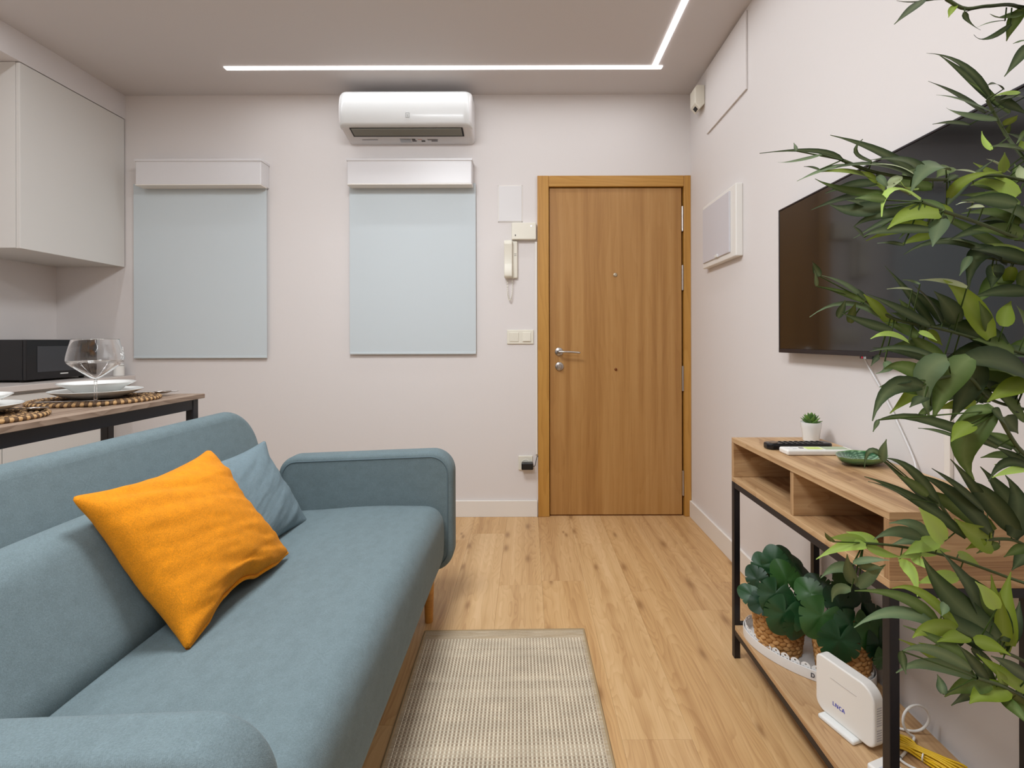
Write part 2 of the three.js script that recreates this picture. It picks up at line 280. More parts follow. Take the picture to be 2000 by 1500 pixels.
// ───────────────────────── kitchen along the left wall ─────────────────────────
{
  const c = thing('wall_cabinet', 'white handleless wall cabinet hung under the soffit', 'cabinet', [0, 0, 0]);
  const x0 = ROOM.left + 0.001, z0 = ROOM.back + 0.003, z1 = -2.389;
  mesh('body', merge([span(x0, -2.512, 1.552, 2.466, z1 - 0.018, z1, 0.001), span(x0, -2.512, 1.552, 2.466, z0, z0 + 0.018, 0.001), span(x0, -2.512, 1.552, 1.57, z0 + 0.018, z1 - 0.018, 0.001), span(x0, -2.512, 2.448, 2.466, z0 + 0.018, z1 - 0.018, 0.001), span(x0, x0 + 0.01, 1.57, 2.448, z0 + 0.018, z1 - 0.018, 0.001)]), M.cabinet, c);
  mesh('door', span(-2.510, -2.49, 1.55, 2.463, z0 + 0.004, z1, 0.0015), M.cabinet, c);

  const base = thing('base_cabinet', 'cream kitchen base cabinet below the microwave', 'cabinet', [0, 0, 0]);
  const bx0 = ROOM.left + 0.001;
  mesh('carcass', span(bx0, -2.472, 0.1, 0.85, -2.87, -1.1, 0.001), M.cabinet, base);
  mesh('plinth', span(bx0, -2.52, 0, 0.1, -2.87, -1.1, 0.001), M.cabinet, base);
  for (const [a, b] of [[-2.868, -2.272], [-2.268, -1.69], [-1.686, -1.102]]) mesh('door', span(-2.471, -2.452, 0.104, 0.835, a, b, 0.0015), M.cabinet, base);
  mesh('filler', span(bx0, -2.56, 0, 0.85, ROOM.back + 0.001, -2.871, 0.001), M.trim, base);
  const top = mesh('worktop', span(bx0, -2.43, 0.851, 0.881, ROOM.back + 0.001, -1.08, 0.003), M.worktop, scene);
  tag(top, 'pale stone worktop on the kitchen base cabinet', 'worktop');

  const m = thing('microwave', 'black microwave oven with glass door on the worktop', 'microwave', [0, 0.881, 0]);
  const mx = -2.55, a = -2.475, b = -2.885;
  mesh('body', span(mx - 0.32, mx - 0.02, 0.012, 0.22, b, a, 0.005), M.blackPlastic, m);
  const door = mesh('door', span(mx - 0.019, mx, 0.012, 0.22, b + 0.075, a, 0.004), M.blackPlastic, m);
  mesh('window_pane', span(mx - 0.001, mx + 0.002, 0.05, 0.185, b + 0.13, a - 0.055, 0.001), material(0x3b3c40, 0.3), door);
  mesh('badge', span(mx - 0.001, mx + 0.0015, 0.033, 0.039, -2.70, -2.655, 0.0006), M.whitePlastic, door);
  const panel = mesh('control_panel', span(mx - 0.019, mx, 0.012, 0.22, b, b + 0.073, 0.004), M.blackPlastic, m);
  for (const y of [0.07, 0.14]) mesh('dial', new THREE.CylinderGeometry(0.02, 0.022, 0.014, 28).rotateZ(-Math.PI / 2), M.blackPlastic, panel, mx + 0.006, y, b + 0.036);
  for (const [x, z] of [[-0.28, b + 0.04], [-0.28, a - 0.04], [-0.06, b + 0.04], [-0.06, a - 0.04]]) mesh('foot', new THREE.CylinderGeometry(0.012, 0.012, 0.013, 12), M.gap, m, mx + x, 0.0065, z);

  const jar = thing('canister', 'small white canister beside the microwave', 'canister', [-2.475, 0.881, -2.945]);
  mesh('body', lathe([[0, 0], [0.027, 0], [0.028, 0.004], [0.027, 0.058], [0.024, 0.062], [0, 0.062]], 28), M.whitePlastic, jar);
  mesh('lid', lathe([[0, 0.062], [0.025, 0.062], [0.026, 0.07], [0.02, 0.076], [0, 0.077]], 28), M.china, jar);
}

// ───────────────────────── bar table laid for a meal ─────────────────────────
const TABLE = 0.8775;
{
  const t = thing('bar_table', 'tall narrow table with brown wood top on black metal frame', 'table', [0, 0, 0]);
  const x0 = -1.742, x1 = -1.3125, z0 = -1.98, z1 = -0.8;
  mesh('tabletop', boxUV(span(x0, x1, TABLE - 0.018, TABLE, z0, z1, 0.002), 'z', 0.3, 0.1, 1 / 1.2, 1 / 0.5), tableWood, t);
  const leg = 0.03, fx0 = -1.694, fx1 = x1 - 0.0125, fz0 = z0 + 0.022, fz1 = z1 - 0.022, ya = TABLE - 0.0185 - 0.04, yb = TABLE - 0.0185;
  for (const x of [fx0, fx1 - leg]) for (const z of [fz0, fz1 - leg]) mesh('leg', span(x, x + leg, 0, yb, z, z + leg, 0.002), M.blackMetal, t);
  for (const x of [fx0, fx1 - leg]) mesh('apron', span(x + 0.004, x + leg - 0.002, ya, yb, fz0 + leg, fz1 - leg, 0.002), M.blackMetal, t);
  for (const z of [fz0, fz1 - leg]) mesh('apron', span(fx0 + leg, fx1 - leg, ya, yb, z + 0.004, z + leg - 0.004, 0.002), M.blackMetal, t);

  // stool tucked between table and sofa
  const st = thing('bar_stool', 'brown wooden bar stool tucked behind the sofa under the table', 'stool', [-1.485, 0, -1.50]);
  const seat = new THREE.Shape(); const R = 0.185; for (let i = 0; i <= 48; i++) { const a = i / 48 * 2 * Math.PI, c = Math.cos(a), s = Math.sin(a), k = Math.pow(Math.pow(Math.abs(c), 3.2) + Math.pow(Math.abs(s), 3.2), -1 / 3.2) * R; seat[i ? 'lineTo' : 'moveTo'](c * k, s * k); }
  mesh('seat', boxUV(extrude(seat, 0.03, 0.005, 2).rotateX(-Math.PI / 2).translate(0, 0.635, 0), 'z', 0.2, 0.2, 1 / 1.2, 1 / 0.5), tableWood, st);
  for (const x of [-1, 1]) for (const z of [-1, 1]) mesh('leg', tube([[x * 0.12, 0.636, z * 0.12], [x * 0.135, 0, z * 0.15]], 0.011, 2, 8), M.blackMetal, st);
  for (const z of [-1, 1]) mesh('footrest', tube([[-0.13, 0.22, z * 0.14], [0.13, 0.22, z * 0.14]], 0.008, 2, 8), M.blackMetal, st);

  // plaited mats
  const strawDark = material(0x573f28, 0.85), strawLight = material(0xb58f60, 0.8);
  const lump = new THREE.SphereGeometry(1, 7, 5);
  function plait(radius, count, rowH, y, tilt) {
    const out = [];
    for (let i = 0; i < count; i++) { const a = (i + 0.5) / count * 2 * Math.PI; out.push(lump.clone().scale(Math.PI * radius / count * 1.5, rowH * 0.55, 0.007).rotateZ(tilt).rotateY(Math.PI / 2).rotateY(-a).translate(Math.cos(a) * radius, y, Math.sin(a) * radius)); }
    return out;
  }
  const mat = thing('placemat', 'round plaited straw placemat under the stacked plates beside the wine glass', 'placemat', [-1.53, TABLE, -1.73]);
  const light = [], dark = [lathe([[0, 0.001], [0.176, 0.001], [0.18, 0.004], [0.176, 0.008], [0, 0.008]], 48)];
  for (let k = 0; k < 8; k++) { const r = 0.178 - k * 0.012; plait(r, Math.round(r * 620), 0.012, 0.0065, 0.7).forEach((g, i) => (i % 2 || k % 2 === 1 ? dark : light).push(g)); }
  mesh('plait', merge(light), strawLight, mat); mesh('backing', merge(dark), strawDark, mat);
  const mat2 = mat.clone(); mat2.name = numbered('placemat'); mat2.position.set(-1.53, TABLE, -1.30); mat2.userData = { label: 'round plaited straw placemat with a spoon at its edge, farther from the wine glass', category: 'placemat' }; scene.add(mat2);

  // plates
  const plateG = lathe([[0, 0], [0.07, 0], [0.074, 0.004], [0.105, 0.014], [0.13, 0.026], [0.131, 0.0285], [0.129, 0.029], [0.104, 0.0185], [0.072, 0.0085], [0, 0.0075]], 64);
  const bowlG = lathe([[0, 0], [0.05, 0], [0.052, 0.004], [0.06, 0.009], [0.08, 0.030], [0.108, 0.044], [0.109, 0.0465], [0.107, 0.047], [0.078, 0.034], [0.056, 0.0125], [0, 0.0115]], 64);
  for (const [z, where] of [[-1.73, 'beside the wine glass'], [-1.30, 'on the mat with a spoon']]) {
    tag(mesh('dinner_plate', plateG, M.china, scene, -1.53, TABLE + 0.0135, z), 'flat white dinner plate under a soup plate ' + where, 'plate');
    tag(mesh('soup_plate', bowlG, M.china, scene, -1.53, TABLE + 0.0215, z), 'deep white soup plate on top of a flat plate ' + where, 'plate');
  }
  // wine glass: one thin shell, foot, stem and bowl
  const glass = thing('wine_glass', 'wide empty balloon wine glass standing near the table edge', 'glass', [-1.425, TABLE, -1.605]);
  const outer = new THREE.SplineCurve([[0.0005, 0.088], [0.012, 0.093], [0.04, 0.115], [0.066, 0.137], [0.0735, 0.148], [0.0745, 0.157], [0.071, 0.178], [0.0645, 0.203], [0.0605, 0.2205]].map((p) => new THREE.Vector2(...p))).getPoints(48).map((p) => [p.x, p.y]);
  const inner = outer.map(([r, y], i) => [Math.max(0.0003, r - 0.0011), y + (i < 24 ? 0.0012 : 0)]).reverse();
  mesh('bowl', lathe([...outer, ...inner], 56), M.solidGlass, glass);
  mesh('rim', new THREE.TorusGeometry(0.0605, 0.0009, 8, 56).rotateX(Math.PI / 2).translate(0, 0.2205, 0), M.solidGlass, glass);
  mesh('stem', lathe([[0, 0.004], [0.009, 0.005], [0.0055, 0.014], [0.004, 0.03], [0.0038, 0.07], [0.005, 0.084], [0.004, 0.0885], [0, 0.0895]], 28), M.solidGlass, glass);
  mesh('foot', lathe([[0, 0], [0.041, 0], [0.0415, 0.001], [0.02, 0.003], [0.007, 0.006], [0, 0.006]], 48), M.solidGlass, glass);
  // etched sprig on the bowl
  const sprig = []; for (let i = 0; i < 7; i++) { const a = -0.9 + i * 0.11, y = 0.172 + Math.sin(i * 0.9) * 0.012, r = 0.0735 - (y - 0.157) * 0.17; for (const k of [-1, 1]) sprig.push(new THREE.SphereGeometry(1, 8, 6).scale(0.0014, 0.0075, 0.0035).rotateX(k * 0.8).rotateY(-a).translate(Math.cos(a) * r, y + k * 0.005, -Math.sin(a) * -r)); }
  mesh('etching', merge(sprig), material(0xe8e8e6, 0.7), glass);

  // cutlery
  const handleShape = (len, w0, w1) => { const s = new THREE.Shape(); s.moveTo(0, -w0 / 2); s.quadraticCurveTo(len * 0.5, -w0 * 0.32, len, -w1 / 2); s.lineTo(len, w1 / 2); s.quadraticCurveTo(len * 0.5, w0 * 0.32, 0, w0 / 2); s.absarc(0, 0, w0 / 2, Math.PI / 2, Math.PI * 1.5); return s; };
  const flat = (s) => extrude(s, 0.0024, 0.0007, 1).rotateX(-Math.PI / 2);
  function spoon(label, x, y, z, turn, tilt) {
    const o = thing('spoon', label, 'cutlery', [x, y, z], { turn }); const inner = new THREE.Group(); inner.name = 'tilt'; inner.rotation.z = tilt;
    const h = mesh('handle', flat(handleShape(0.125, 0.016, 0.006)), M.steel, o); h.rotation.z = tilt;
    const bowl = new THREE.SphereGeometry(1, 24, 10, 0, 2 * Math.PI, Math.PI / 2, Math.PI / 2).scale(0.03, 0.009, 0.0195);
    const b = mesh('spoon_bowl', merge([bowl, bowl.clone().scale(0.94, 0.85, 0.94), new THREE.RingGeometry(0.94, 1, 24).rotateX(-Math.PI / 2).scale(0.03, 1, 0.0195)]), M.steel, o); b.position.set(Math.cos(tilt) * 0.152, 0.003 + Math.sin(tilt) * 0.152, 0); b.rotation.z = tilt;
    return o;
  }
  function fork(label, x, y, z, turn) {
    const o = thing('fork', label, 'cutlery', [x, y, z], { turn });
    mesh('handle', flat(handleShape(0.12, 0.016, 0.006)), M.steel, o);
    const head = new THREE.Shape(); head.moveTo(0.119, -0.003); head.quadraticCurveTo(0.135, -0.0125, 0.15, -0.0125);
    for (let k = 0; k < 4; k++) { const y0 = -0.0125 + k * 0.0071; head.lineTo(0.188, y0 + 0.0006); head.lineTo(0.188, y0 + 0.0031); head.lineTo(0.152, y0 + 0.0037); if (k < 3) head.lineTo(0.152, y0 + 0.0071); }
    head.quadraticCurveTo(0.135, 0.0125, 0.119, 0.003); mesh('prongs', flat(head), M.steel, o);
    return o;
  }
  function knife(label, x, y, z, turn) {
    const o = thing('knife', label, 'cutlery', [x, y, z], { turn });
    mesh('handle', flat(handleShape(0.095, 0.017, 0.012)), M.steel, o);
    const s = new THREE.Shape(); s.moveTo(0.094, -0.006); s.lineTo(0.19, -0.009); s.quadraticCurveTo(0.208, -0.006, 0.21, 0.007); s.lineTo(0.094, 0.006); mesh('blade', flat(s), M.steel, o);
    return o;
  }
  spoon('steel soup spoon on the mat edge near the table end', -1.565, TABLE + 0.0135, -1.868, 0.12, 0.02);
  fork('steel fork lying between the plates and the table end', -1.575, TABLE + 0.0135, -1.893, 0.2);
  knife('steel knife lying across the mat behind the wine glass', -1.60, TABLE + 0.0135, -1.590, 0.25);
  spoon('steel spoon resting on the mat away from the wine glass', -1.58, TABLE + 0.0135, -1.425, -0.05, 0.03);
}

// ───────────────────────── sofa ─────────────────────────
{
  const s = thing('sofa', 'blue grey fabric sofa with rounded arms and beech legs', 'sofa', [0, 0, 0]);
  const metre = (g) => boxUV(g, 'z', 0, 0, 7, 7);
  const lean = (g) => { const p = g.attributes.position; for (let i = 0; i < p.count; i++) p.setY(i, p.getY(i) + (p.getX(i) + 0.305) * 0.037 * smooth(0.2, 0.6, p.getY(i))); g.computeVertexNormals(); return g; };
  const armShape = () => roundRect(-1.025, 0.142, -0.305, 0.64, [0.05, 0.09, 0.095, 0.075]);
  const seamPoints = (z) => { const pts = roundRect(-1.025 + 0.022, 0.142 + 0.022, -0.305 - 0.022, 0.64 - 0.022, [0.03, 0.069, 0.074, 0.053]).getSpacedPoints(90); return pts.slice(0, -1).map((p) => [p.x, p.y + (p.x + 0.305) * 0.037 * smooth(0.2, 0.6, p.y), z]); };
  for (const z0 of [-2.079, -0.612]) {
    const g = mergeVertices((() => { const e = extrude(armShape(), 0.09, 0.022, 6, 18); e.deleteAttribute('uv'); e.deleteAttribute('normal'); return e; })(), 1e-5);
    const arm = mesh('arm', metre(lean(g.translate(0, 0, z0))), sofaCloth, s);
    for (const z of [z0 + 0.001, z0 + 0.089]) mesh('piping', tube(seamPoints(z), 0.0032, 160, 6, true), pipingCloth, arm);
  }
  // seat: one long cushion with a rolled front edge
  const seat = softBox(0.64, 0.262, 1.45, 0.065, 26, 12, 56, (v) => {
    const a = v.z / 0.694, f = smooth(-0.1, 0.32, v.x);
    if (v.y > 0) v.y += 0.012 * (1 - a * a) + 0.004 * (fbm(v.x * 7 + 3, v.z * 4, 61) - 0.5) - 0.02 * (1 - smooth(-0.32, 0.1, v.x));
    if (v.x > 0.2) v.x += 0.014 * Math.cos(v.y / 0.131 * 1.3) * f + 0.006 * (fbm(v.y * 6, v.z * 5, 71) - 0.5);
  });
  mesh('seat', metre(seat.translate(-0.668, 0.300, -1.272)), sofaCloth, s);
  mesh('base_frame', span(-0.98, -0.40, 0.165, 0.2, -1.97, -0.61, 0.004), M.gap, s);
  // inner back: a padded bolster that leans on the back
  const pad = softBox(0.17, 0.34, 1.21, 0.078, 12, 20, 50, (v) => { const a = v.z / 0.605; v.x += 0.018 * (1 - a * a) * (v.x > 0 ? 1 : 0.3) + 0.004 * (fbm(v.y * 8, v.z * 3.5, 81) - 0.5); v.y += 0.006 * Math.sin(v.z * 5 + 1); });
  pad.rotateZ(0.46);
  mesh('back_cushion', metre(pad.translate(-0.984, 0.515, -1.208)), sofaCloth, s);
  // back panel with rounded ends
  const e = extrude(roundRect(0.5, 0, 2.095, 0.545, [0.05, 0.05, 0.15, 0.15]), 0.11, 0.04, 7, 20); e.deleteAttribute('uv'); e.deleteAttribute('normal');
  const back = mergeVertices(e, 1e-5); back.rotateY(Math.PI / 2); back.rotateZ(0.30); back.computeVertexNormals();
  mesh('back', metre(back.translate(-1.138, 0.262, 0)), sofaCloth, s);
  for (const x of [-0.385, -0.93]) for (const z of [-1.889, -0.69]) mesh('leg', boxUV(new THREE.CylinderGeometry(0.021, 0.0155, 0.17, 24), 'y', 0.1, 0.02, 1 / 0.3, 1 / 0.1), beech, s, x, 0.085, z);

  // cushions
  function pillow(w, h, t, seed, { sag = 0, ear = 0.05, crease = 0.008, dir = 0.5 } = {}) {
    const N = 56, sides = [];
    for (const side of [1, -1]) {
      const pos = [], idx = [];
      for (let j = 0; j <= N; j++) for (let i = 0; i <= N; i++) {
        const u = i / N * 2 - 1, v = j / N * 2 - 1, k5 = Math.pow(Math.abs(u * v), 5), e = k5 - 0.9 * Math.pow(k5, 5);
        let x = w / 2 * u * (1 - 0.075 * (1 - v * v)) * (1 + ear * e), y = h / 2 * v * (1 - 0.075 * (1 - u * u)) * (1 + ear * e);
        const body = Math.pow((1 - Math.pow(Math.abs(u), 2.6)) * (1 - Math.pow(Math.abs(v), 2.6)), 0.52);
        const f = fbm((u * Math.cos(dir) + v * Math.sin(dir)) * 1.4, (v * Math.cos(dir) - u * Math.sin(dir)) * 7, seed, 3) - 0.5;
        const g2 = Math.abs(Math.sin((u + v * 0.4) * 9 + seed)) * Math.pow(Math.abs(v), 6);
        let z = side * (t / 2 * body) + (side > 0 ? 1 : 0.3) * (crease * f * 2 * Math.min(1, body * 2.5) - crease * 0.8 * g2 * body);
        if (v < -0.6) y += sag * (-v - 0.6) * (0.5 + noise(u * 3, 1, seed));
        z += 0.006 * Math.sin(u * 5 + seed) * Math.pow(Math.abs(v), 8) + 0.006 * Math.sin(v * 4 + seed) * Math.pow(Math.abs(u), 8);
        pos.push(x, y, z);
      }
      for (let j = 0; j < N; j++) for (let i = 0; i < N; i++) { const a = j * (N + 1) + i, b = a + 1, c = a + N + 1, d = c + 1; if (side > 0) idx.push(a, b, d, a, d, c); else idx.push(a, d, b, a, c, d); }
      const g = new THREE.BufferGeometry(); g.setAttribute('position', new THREE.Float32BufferAttribute(pos, 3)); g.setIndex(idx); sides.push(g);
    }
    const g = mergeVertices(mergeGeometries(sides), 1e-4); g.computeVertexNormals();
    return g;
  }
  function lay(name, geometry, cloth, center, X, Y, label, seed) {
    const x = new THREE.Vector3(...X).normalize(), y0 = new THREE.Vector3(...Y), z = x.clone().cross(y0).normalize(), y = z.clone().cross(x);
    const o = thing(name, label, 'cushion', center); o.quaternion.setFromRotationMatrix(new THREE.Matrix4().makeBasis(x, y, z));
    mesh('cover', boxUV(geometry, 'x', seed, 0, 7, 7), cloth, o);
    return o;
  }
  const orange = pillow(0.425, 0.405, 0.15, 5, { sag: 0.06, ear: 0.07, crease: 0.009, dir: -0.35 });
  const oc = lay('cushion', orange, cushionOrange, [-0.836, 0.595, -1.243], [0.02, 0.012, -1], [-0.60, 0.80, 0.02], 'mustard orange linen cushion leaning on the sofa back', 0.1);
  const hem = []; for (let i = 0; i <= 40; i++) { const u = i / 40 * 2 - 1; hem.push([0.425 / 2 * u, -0.405 / 2 * (1 - 0.075 * (1 - u * u)) + 0.024 * (0.5 + noise(u * 3, 1, 5)) - 0.002, 0.006 * Math.sin(u * 14) * (1 - u * u) + 0.004]); }
  mesh('hem', boxUV(tube(hem, 0.0055, 60, 6), 'x', 0, 0, 7, 7), cushionOrange, oc);
  const blue = pillow(0.57, 0.335, 0.12, 9, { ear: 0.07, crease: 0.004, dir: 0.6 });
  lay('cushion', blue, cushionBlue, [-0.922, 0.565, -1.55], [0.02, -0.02, -1], [-0.5, 0.87, 0.02], 'plain blue grey cushion half hidden behind the orange one', 0.4);
}

// ───────────────────────── rug ─────────────────────────
{
  const W = 0.59, D = 1.15, cream = [218, 207, 184], taupe = [150, 132, 110], weft = [190, 174, 150], edge = [168, 148, 118];
  const inside = (x, y) => x > 0.013 && x < W - 0.013 && y > 0.05 && y < D - 0.05;
  const height = (x, y) => {
    if (!inside(x, y)) return 0.42 + 0.1 * Math.sin(y * 2 * Math.PI / 0.0045) + 0.1 * noise(x * 300, y * 900, 1);
    const a = x / 0.0115, b = y / 0.0112, fa = a - Math.floor(a), fb = b - Math.floor(b), row = fb < 0.26;
    return row ? 0.3 : (fa < 0.5 ? 1 : 0.6) * Math.sqrt(Math.max(0.05, Math.sin(fa * 2 % 1 * Math.PI))) * (0.6 + 0.4 * Math.sin((fb - 0.26) / 0.74 * Math.PI));
  };
  const map = texture(1024, 2000, (u, v) => {
    const x = u * W, y = v * D, n = 1 + (noise(x * 900, y * 900, 7) - 0.5) * 0.14 + (fbm(x * 14, y * 30, 5, 2) - 0.5) * 0.12;
    if (!inside(x, y)) return mix3(edge, weft, noise(x * 24, y * 420, 3)).map((c) => c * n);
    const a = x / 0.0115, b = y / 0.0112, fa = a - Math.floor(a), fb = b - Math.floor(b);
    const plain = noise(Math.floor(b) * 0.37, 0, 41) > 0.62 ? 0.45 : 0;
    const c = fb < 0.26 ? weft : fa < 0.5 ? cream : mix3(taupe, weft, plain);
    return c.map((k) => k * n);
  });
  const bump = texture(1024, 2000, (u, v) => height(u * W, v * D), { color: false });
  const rugMaterial = new THREE.MeshPhysicalMaterial({ map, bumpMap: bump, bumpScale: 0.0022, roughness: 0.95 });
  const g = round(W, 0.007, D, 0.0025), p = g.attributes.position, uv = new Float32Array(p.count * 2);
  for (let i = 0; i < p.count; i++) { uv[2 * i] = p.getX(i) / W + 0.5; uv[2 * i + 1] = 0.5 - p.getZ(i) / D; }
  g.setAttribute('uv', new THREE.BufferAttribute(uv, 2));
  const r = thing('rug', 'small beige flat woven rug with plain end band beside the sofa', 'rug', [-0.077, 0, -1.245], { turn: 0.018 });
  mesh('weave', g, rugMaterial, r, 0, 0.0037, 0);
  const cord = [[-W / 2, 0.005, D / 2], [-W / 2, 0.005, -D / 2], [W / 2, 0.005, -D / 2], [W / 2, 0.005, D / 2]], b = [];
  for (const [i, j] of [[0, 1], [1, 2], [2, 3], [3, 0]]) b.push(tube([cord[i], cord[j]], 0.0042, 60, 6));
  mesh('binding', merge(b), material(0xa08a68, 0.95), r);
}

// ───────────────────────── air conditioner ─────────────────────────
{
  const ac = thing('air_conditioner', 'white wall-mounted air conditioner below the ceiling light line', 'air conditioner', [-0.708, 2.306, ROOM.back]);
  const half = 0.388;
  const s = new THREE.Shape(); s.moveTo(0.001, 0); s.lineTo(0.03, 0.001); s.lineTo(0.17, 0.034); s.quadraticCurveTo(0.192, 0.04, 0.196, 0.06); s.quadraticCurveTo(0.208, 0.12, 0.196, 0.185); s.quadraticCurveTo(0.186, 0.243, 0.13, 0.247); s.lineTo(0.001, 0.247); s.closePath();
  const body = extrude(s, half * 2, 0.022, 6, 14).rotateY(-Math.PI / 2).translate(half, 0, 0);   // profile depth becomes +z
  mesh('body', body, M.matteWhite, ac);
  const f = new THREE.Shape(); f.moveTo(0.178, 0.036); f.quadraticCurveTo(0.2035, 0.038, 0.206, 0.056); f.quadraticCurveTo(0.221, 0.12, 0.207, 0.19); f.quadraticCurveTo(0.195, 0.2495, 0.13, 0.2515); f.lineTo(0.06, 0.2515); f.lineTo(0.06, 0.246); f.lineTo(0.128, 0.245); f.quadraticCurveTo(0.18, 0.242, 0.186, 0.185); f.quadraticCurveTo(0.198, 0.12, 0.19, 0.06); f.closePath();
  // front panel: swept across with edges that roll back to the wall at both ends
  {
    const outline = new THREE.SplineCurve([[0.172, 0.033], [0.198, 0.0375], [0.2065, 0.056], [0.2135, 0.10], [0.2125, 0.15], [0.203, 0.205], [0.180, 0.237], [0.13, 0.2495], [0.06, 0.2515]].map((p) => new THREE.Vector2(...p))).getPoints(40);
    const pos = [], idx = [], n = 44, m = outline.length;
    for (let i = 0; i <= n; i++) {
      const t = i / n * 2 - 1, x = Math.sign(t) * half * (1 - Math.pow(1 - Math.abs(t), 1.6) * 1.0), q = Math.max(0, (Math.abs(x) - (half - 0.045)) / 0.045), back = 1 - Math.sqrt(Math.max(0, 1 - q * q));
      outline.forEach((p) => pos.push(x, p.y - back * 0.012 * Math.max(0, (p.y - 0.14) / 0.11), p.x - back * 0.048 * Math.min(1, Math.max(0.25, p.x / 0.2))));
    }
    for (let i = 0; i < n; i++) for (let j = 0; j < m - 1; j++) { const a = i * m + j, b = a + 1, c = a + m, d = c + 1; idx.push(a, c, b, b, c, d); }
    const g = new THREE.BufferGeometry(); g.setAttribute('position', new THREE.Float32BufferAttribute(pos, 3)); g.setIndex(idx); g.computeVertexNormals();
    const panel = mesh('front_panel', g, M.glossWhite, ac); panel.material.side = THREE.DoubleSide;
    const frame = []; for (const [w, h, x, y] of [[0.022, 0.0025, 0, 0.0125], [0.022, 0.0025, 0, -0.0125], [0.0025, 0.0275, -0.0105, 0], [0.0025, 0.0275, 0.0105, 0], [0.012, 0.002, 0, 0.002], [0.002, 0.014, 0, -0.004]]) frame.push(round(w, h, 0.001, 0.0004, x, y, 0));
    mesh('emblem', merge(frame), material(0x9fa09e, 0.5), panel, 0.02, 0.085, 0.2134);
  }
  // outlet flap, its dark slot and the printed stickers follow the sloping underside
  const slope = Math.atan2(0.033, 0.14), under = new THREE.Group(); under.name = 'outlet'; under.position.set(0, 0.0165, 0.10); under.rotation.x = -slope; ac.add(under);
  mesh('slot', box(0.664, 0.003, 0.078, 0, -0.0015, 0.029), M.gap, under);
  mesh('flap', round(0.646, 0.006, 0.064, 0.002, 0, -0.004, 0.034), M.louver, under);
  const sticker = (w, d, x, z, c) => mesh('sticker', box(w, 0.0005, d, x, -0.0012, z), c, under);
  const ink = material(0x77757a, 0.6), pale = material(0xb9bcc0, 0.6), inkDark = material(0x4b4744, 0.6), pink = material(0xc98f86, 0.6);
  sticker(0.095, 0.004, -0.245, -0.042, ink); sticker(0.065, 0.032, -0.03, -0.052, pale); sticker(0.065, 0.006, -0.03, -0.041, ink); sticker(0.02, 0.012, 0.02, -0.041, inkDark); sticker(0.026, 0.01, 0.022, -0.056, ink); sticker(0.026, 0.004, 0.058, -0.041, pink); sticker(0.022, 0.012, 0.076, -0.056, inkDark); sticker(0.062, 0.005, 0.135, -0.043, inkDark); sticker(0.038, 0.008, 0.145, -0.056, ink);
}

// ───────────────────────── roller blinds over the two windows ─────────────────────────
for (const [a, b, fa, fb, bottom, label] of [
  [-2.352, -1.597, -2.425, -1.604, 0.985, 'closed pale roller blind between the wall cabinet and the air conditioner'],
  [-1.080, -0.331, -1.094, -0.316, 1.006, 'closed pale roller blind under the air conditioner'],
]) {
  const z = ROOM.back, o = thing('roller_blind', label, 'blind', [0, 0, 0], { group: 'roller blinds' });
  const c = mesh('cassette', span(a, b, 2.032, 2.178, z, z + 0.096, 0.006), M.blindCase, o);
  mesh('cap_strip', span(a - 0.004, b + 0.004, 2.17, 2.186, z, z + 0.101, 0.003), M.blindCase, c);
  mesh('lower_lip', span(a, b, 2.026, 2.034, z + 0.03, z + 0.1, 0.003), M.trim, c);
  mesh('fabric', span(fa, fb, bottom + 0.012, 2.06, z + 0.018, z + 0.0195, 0.0005), M.blind, o);
  mesh('bottom_bar', span(fa, fb, bottom, bottom + 0.014, z + 0.0145, z + 0.0225, 0.003), M.blind, o);
}

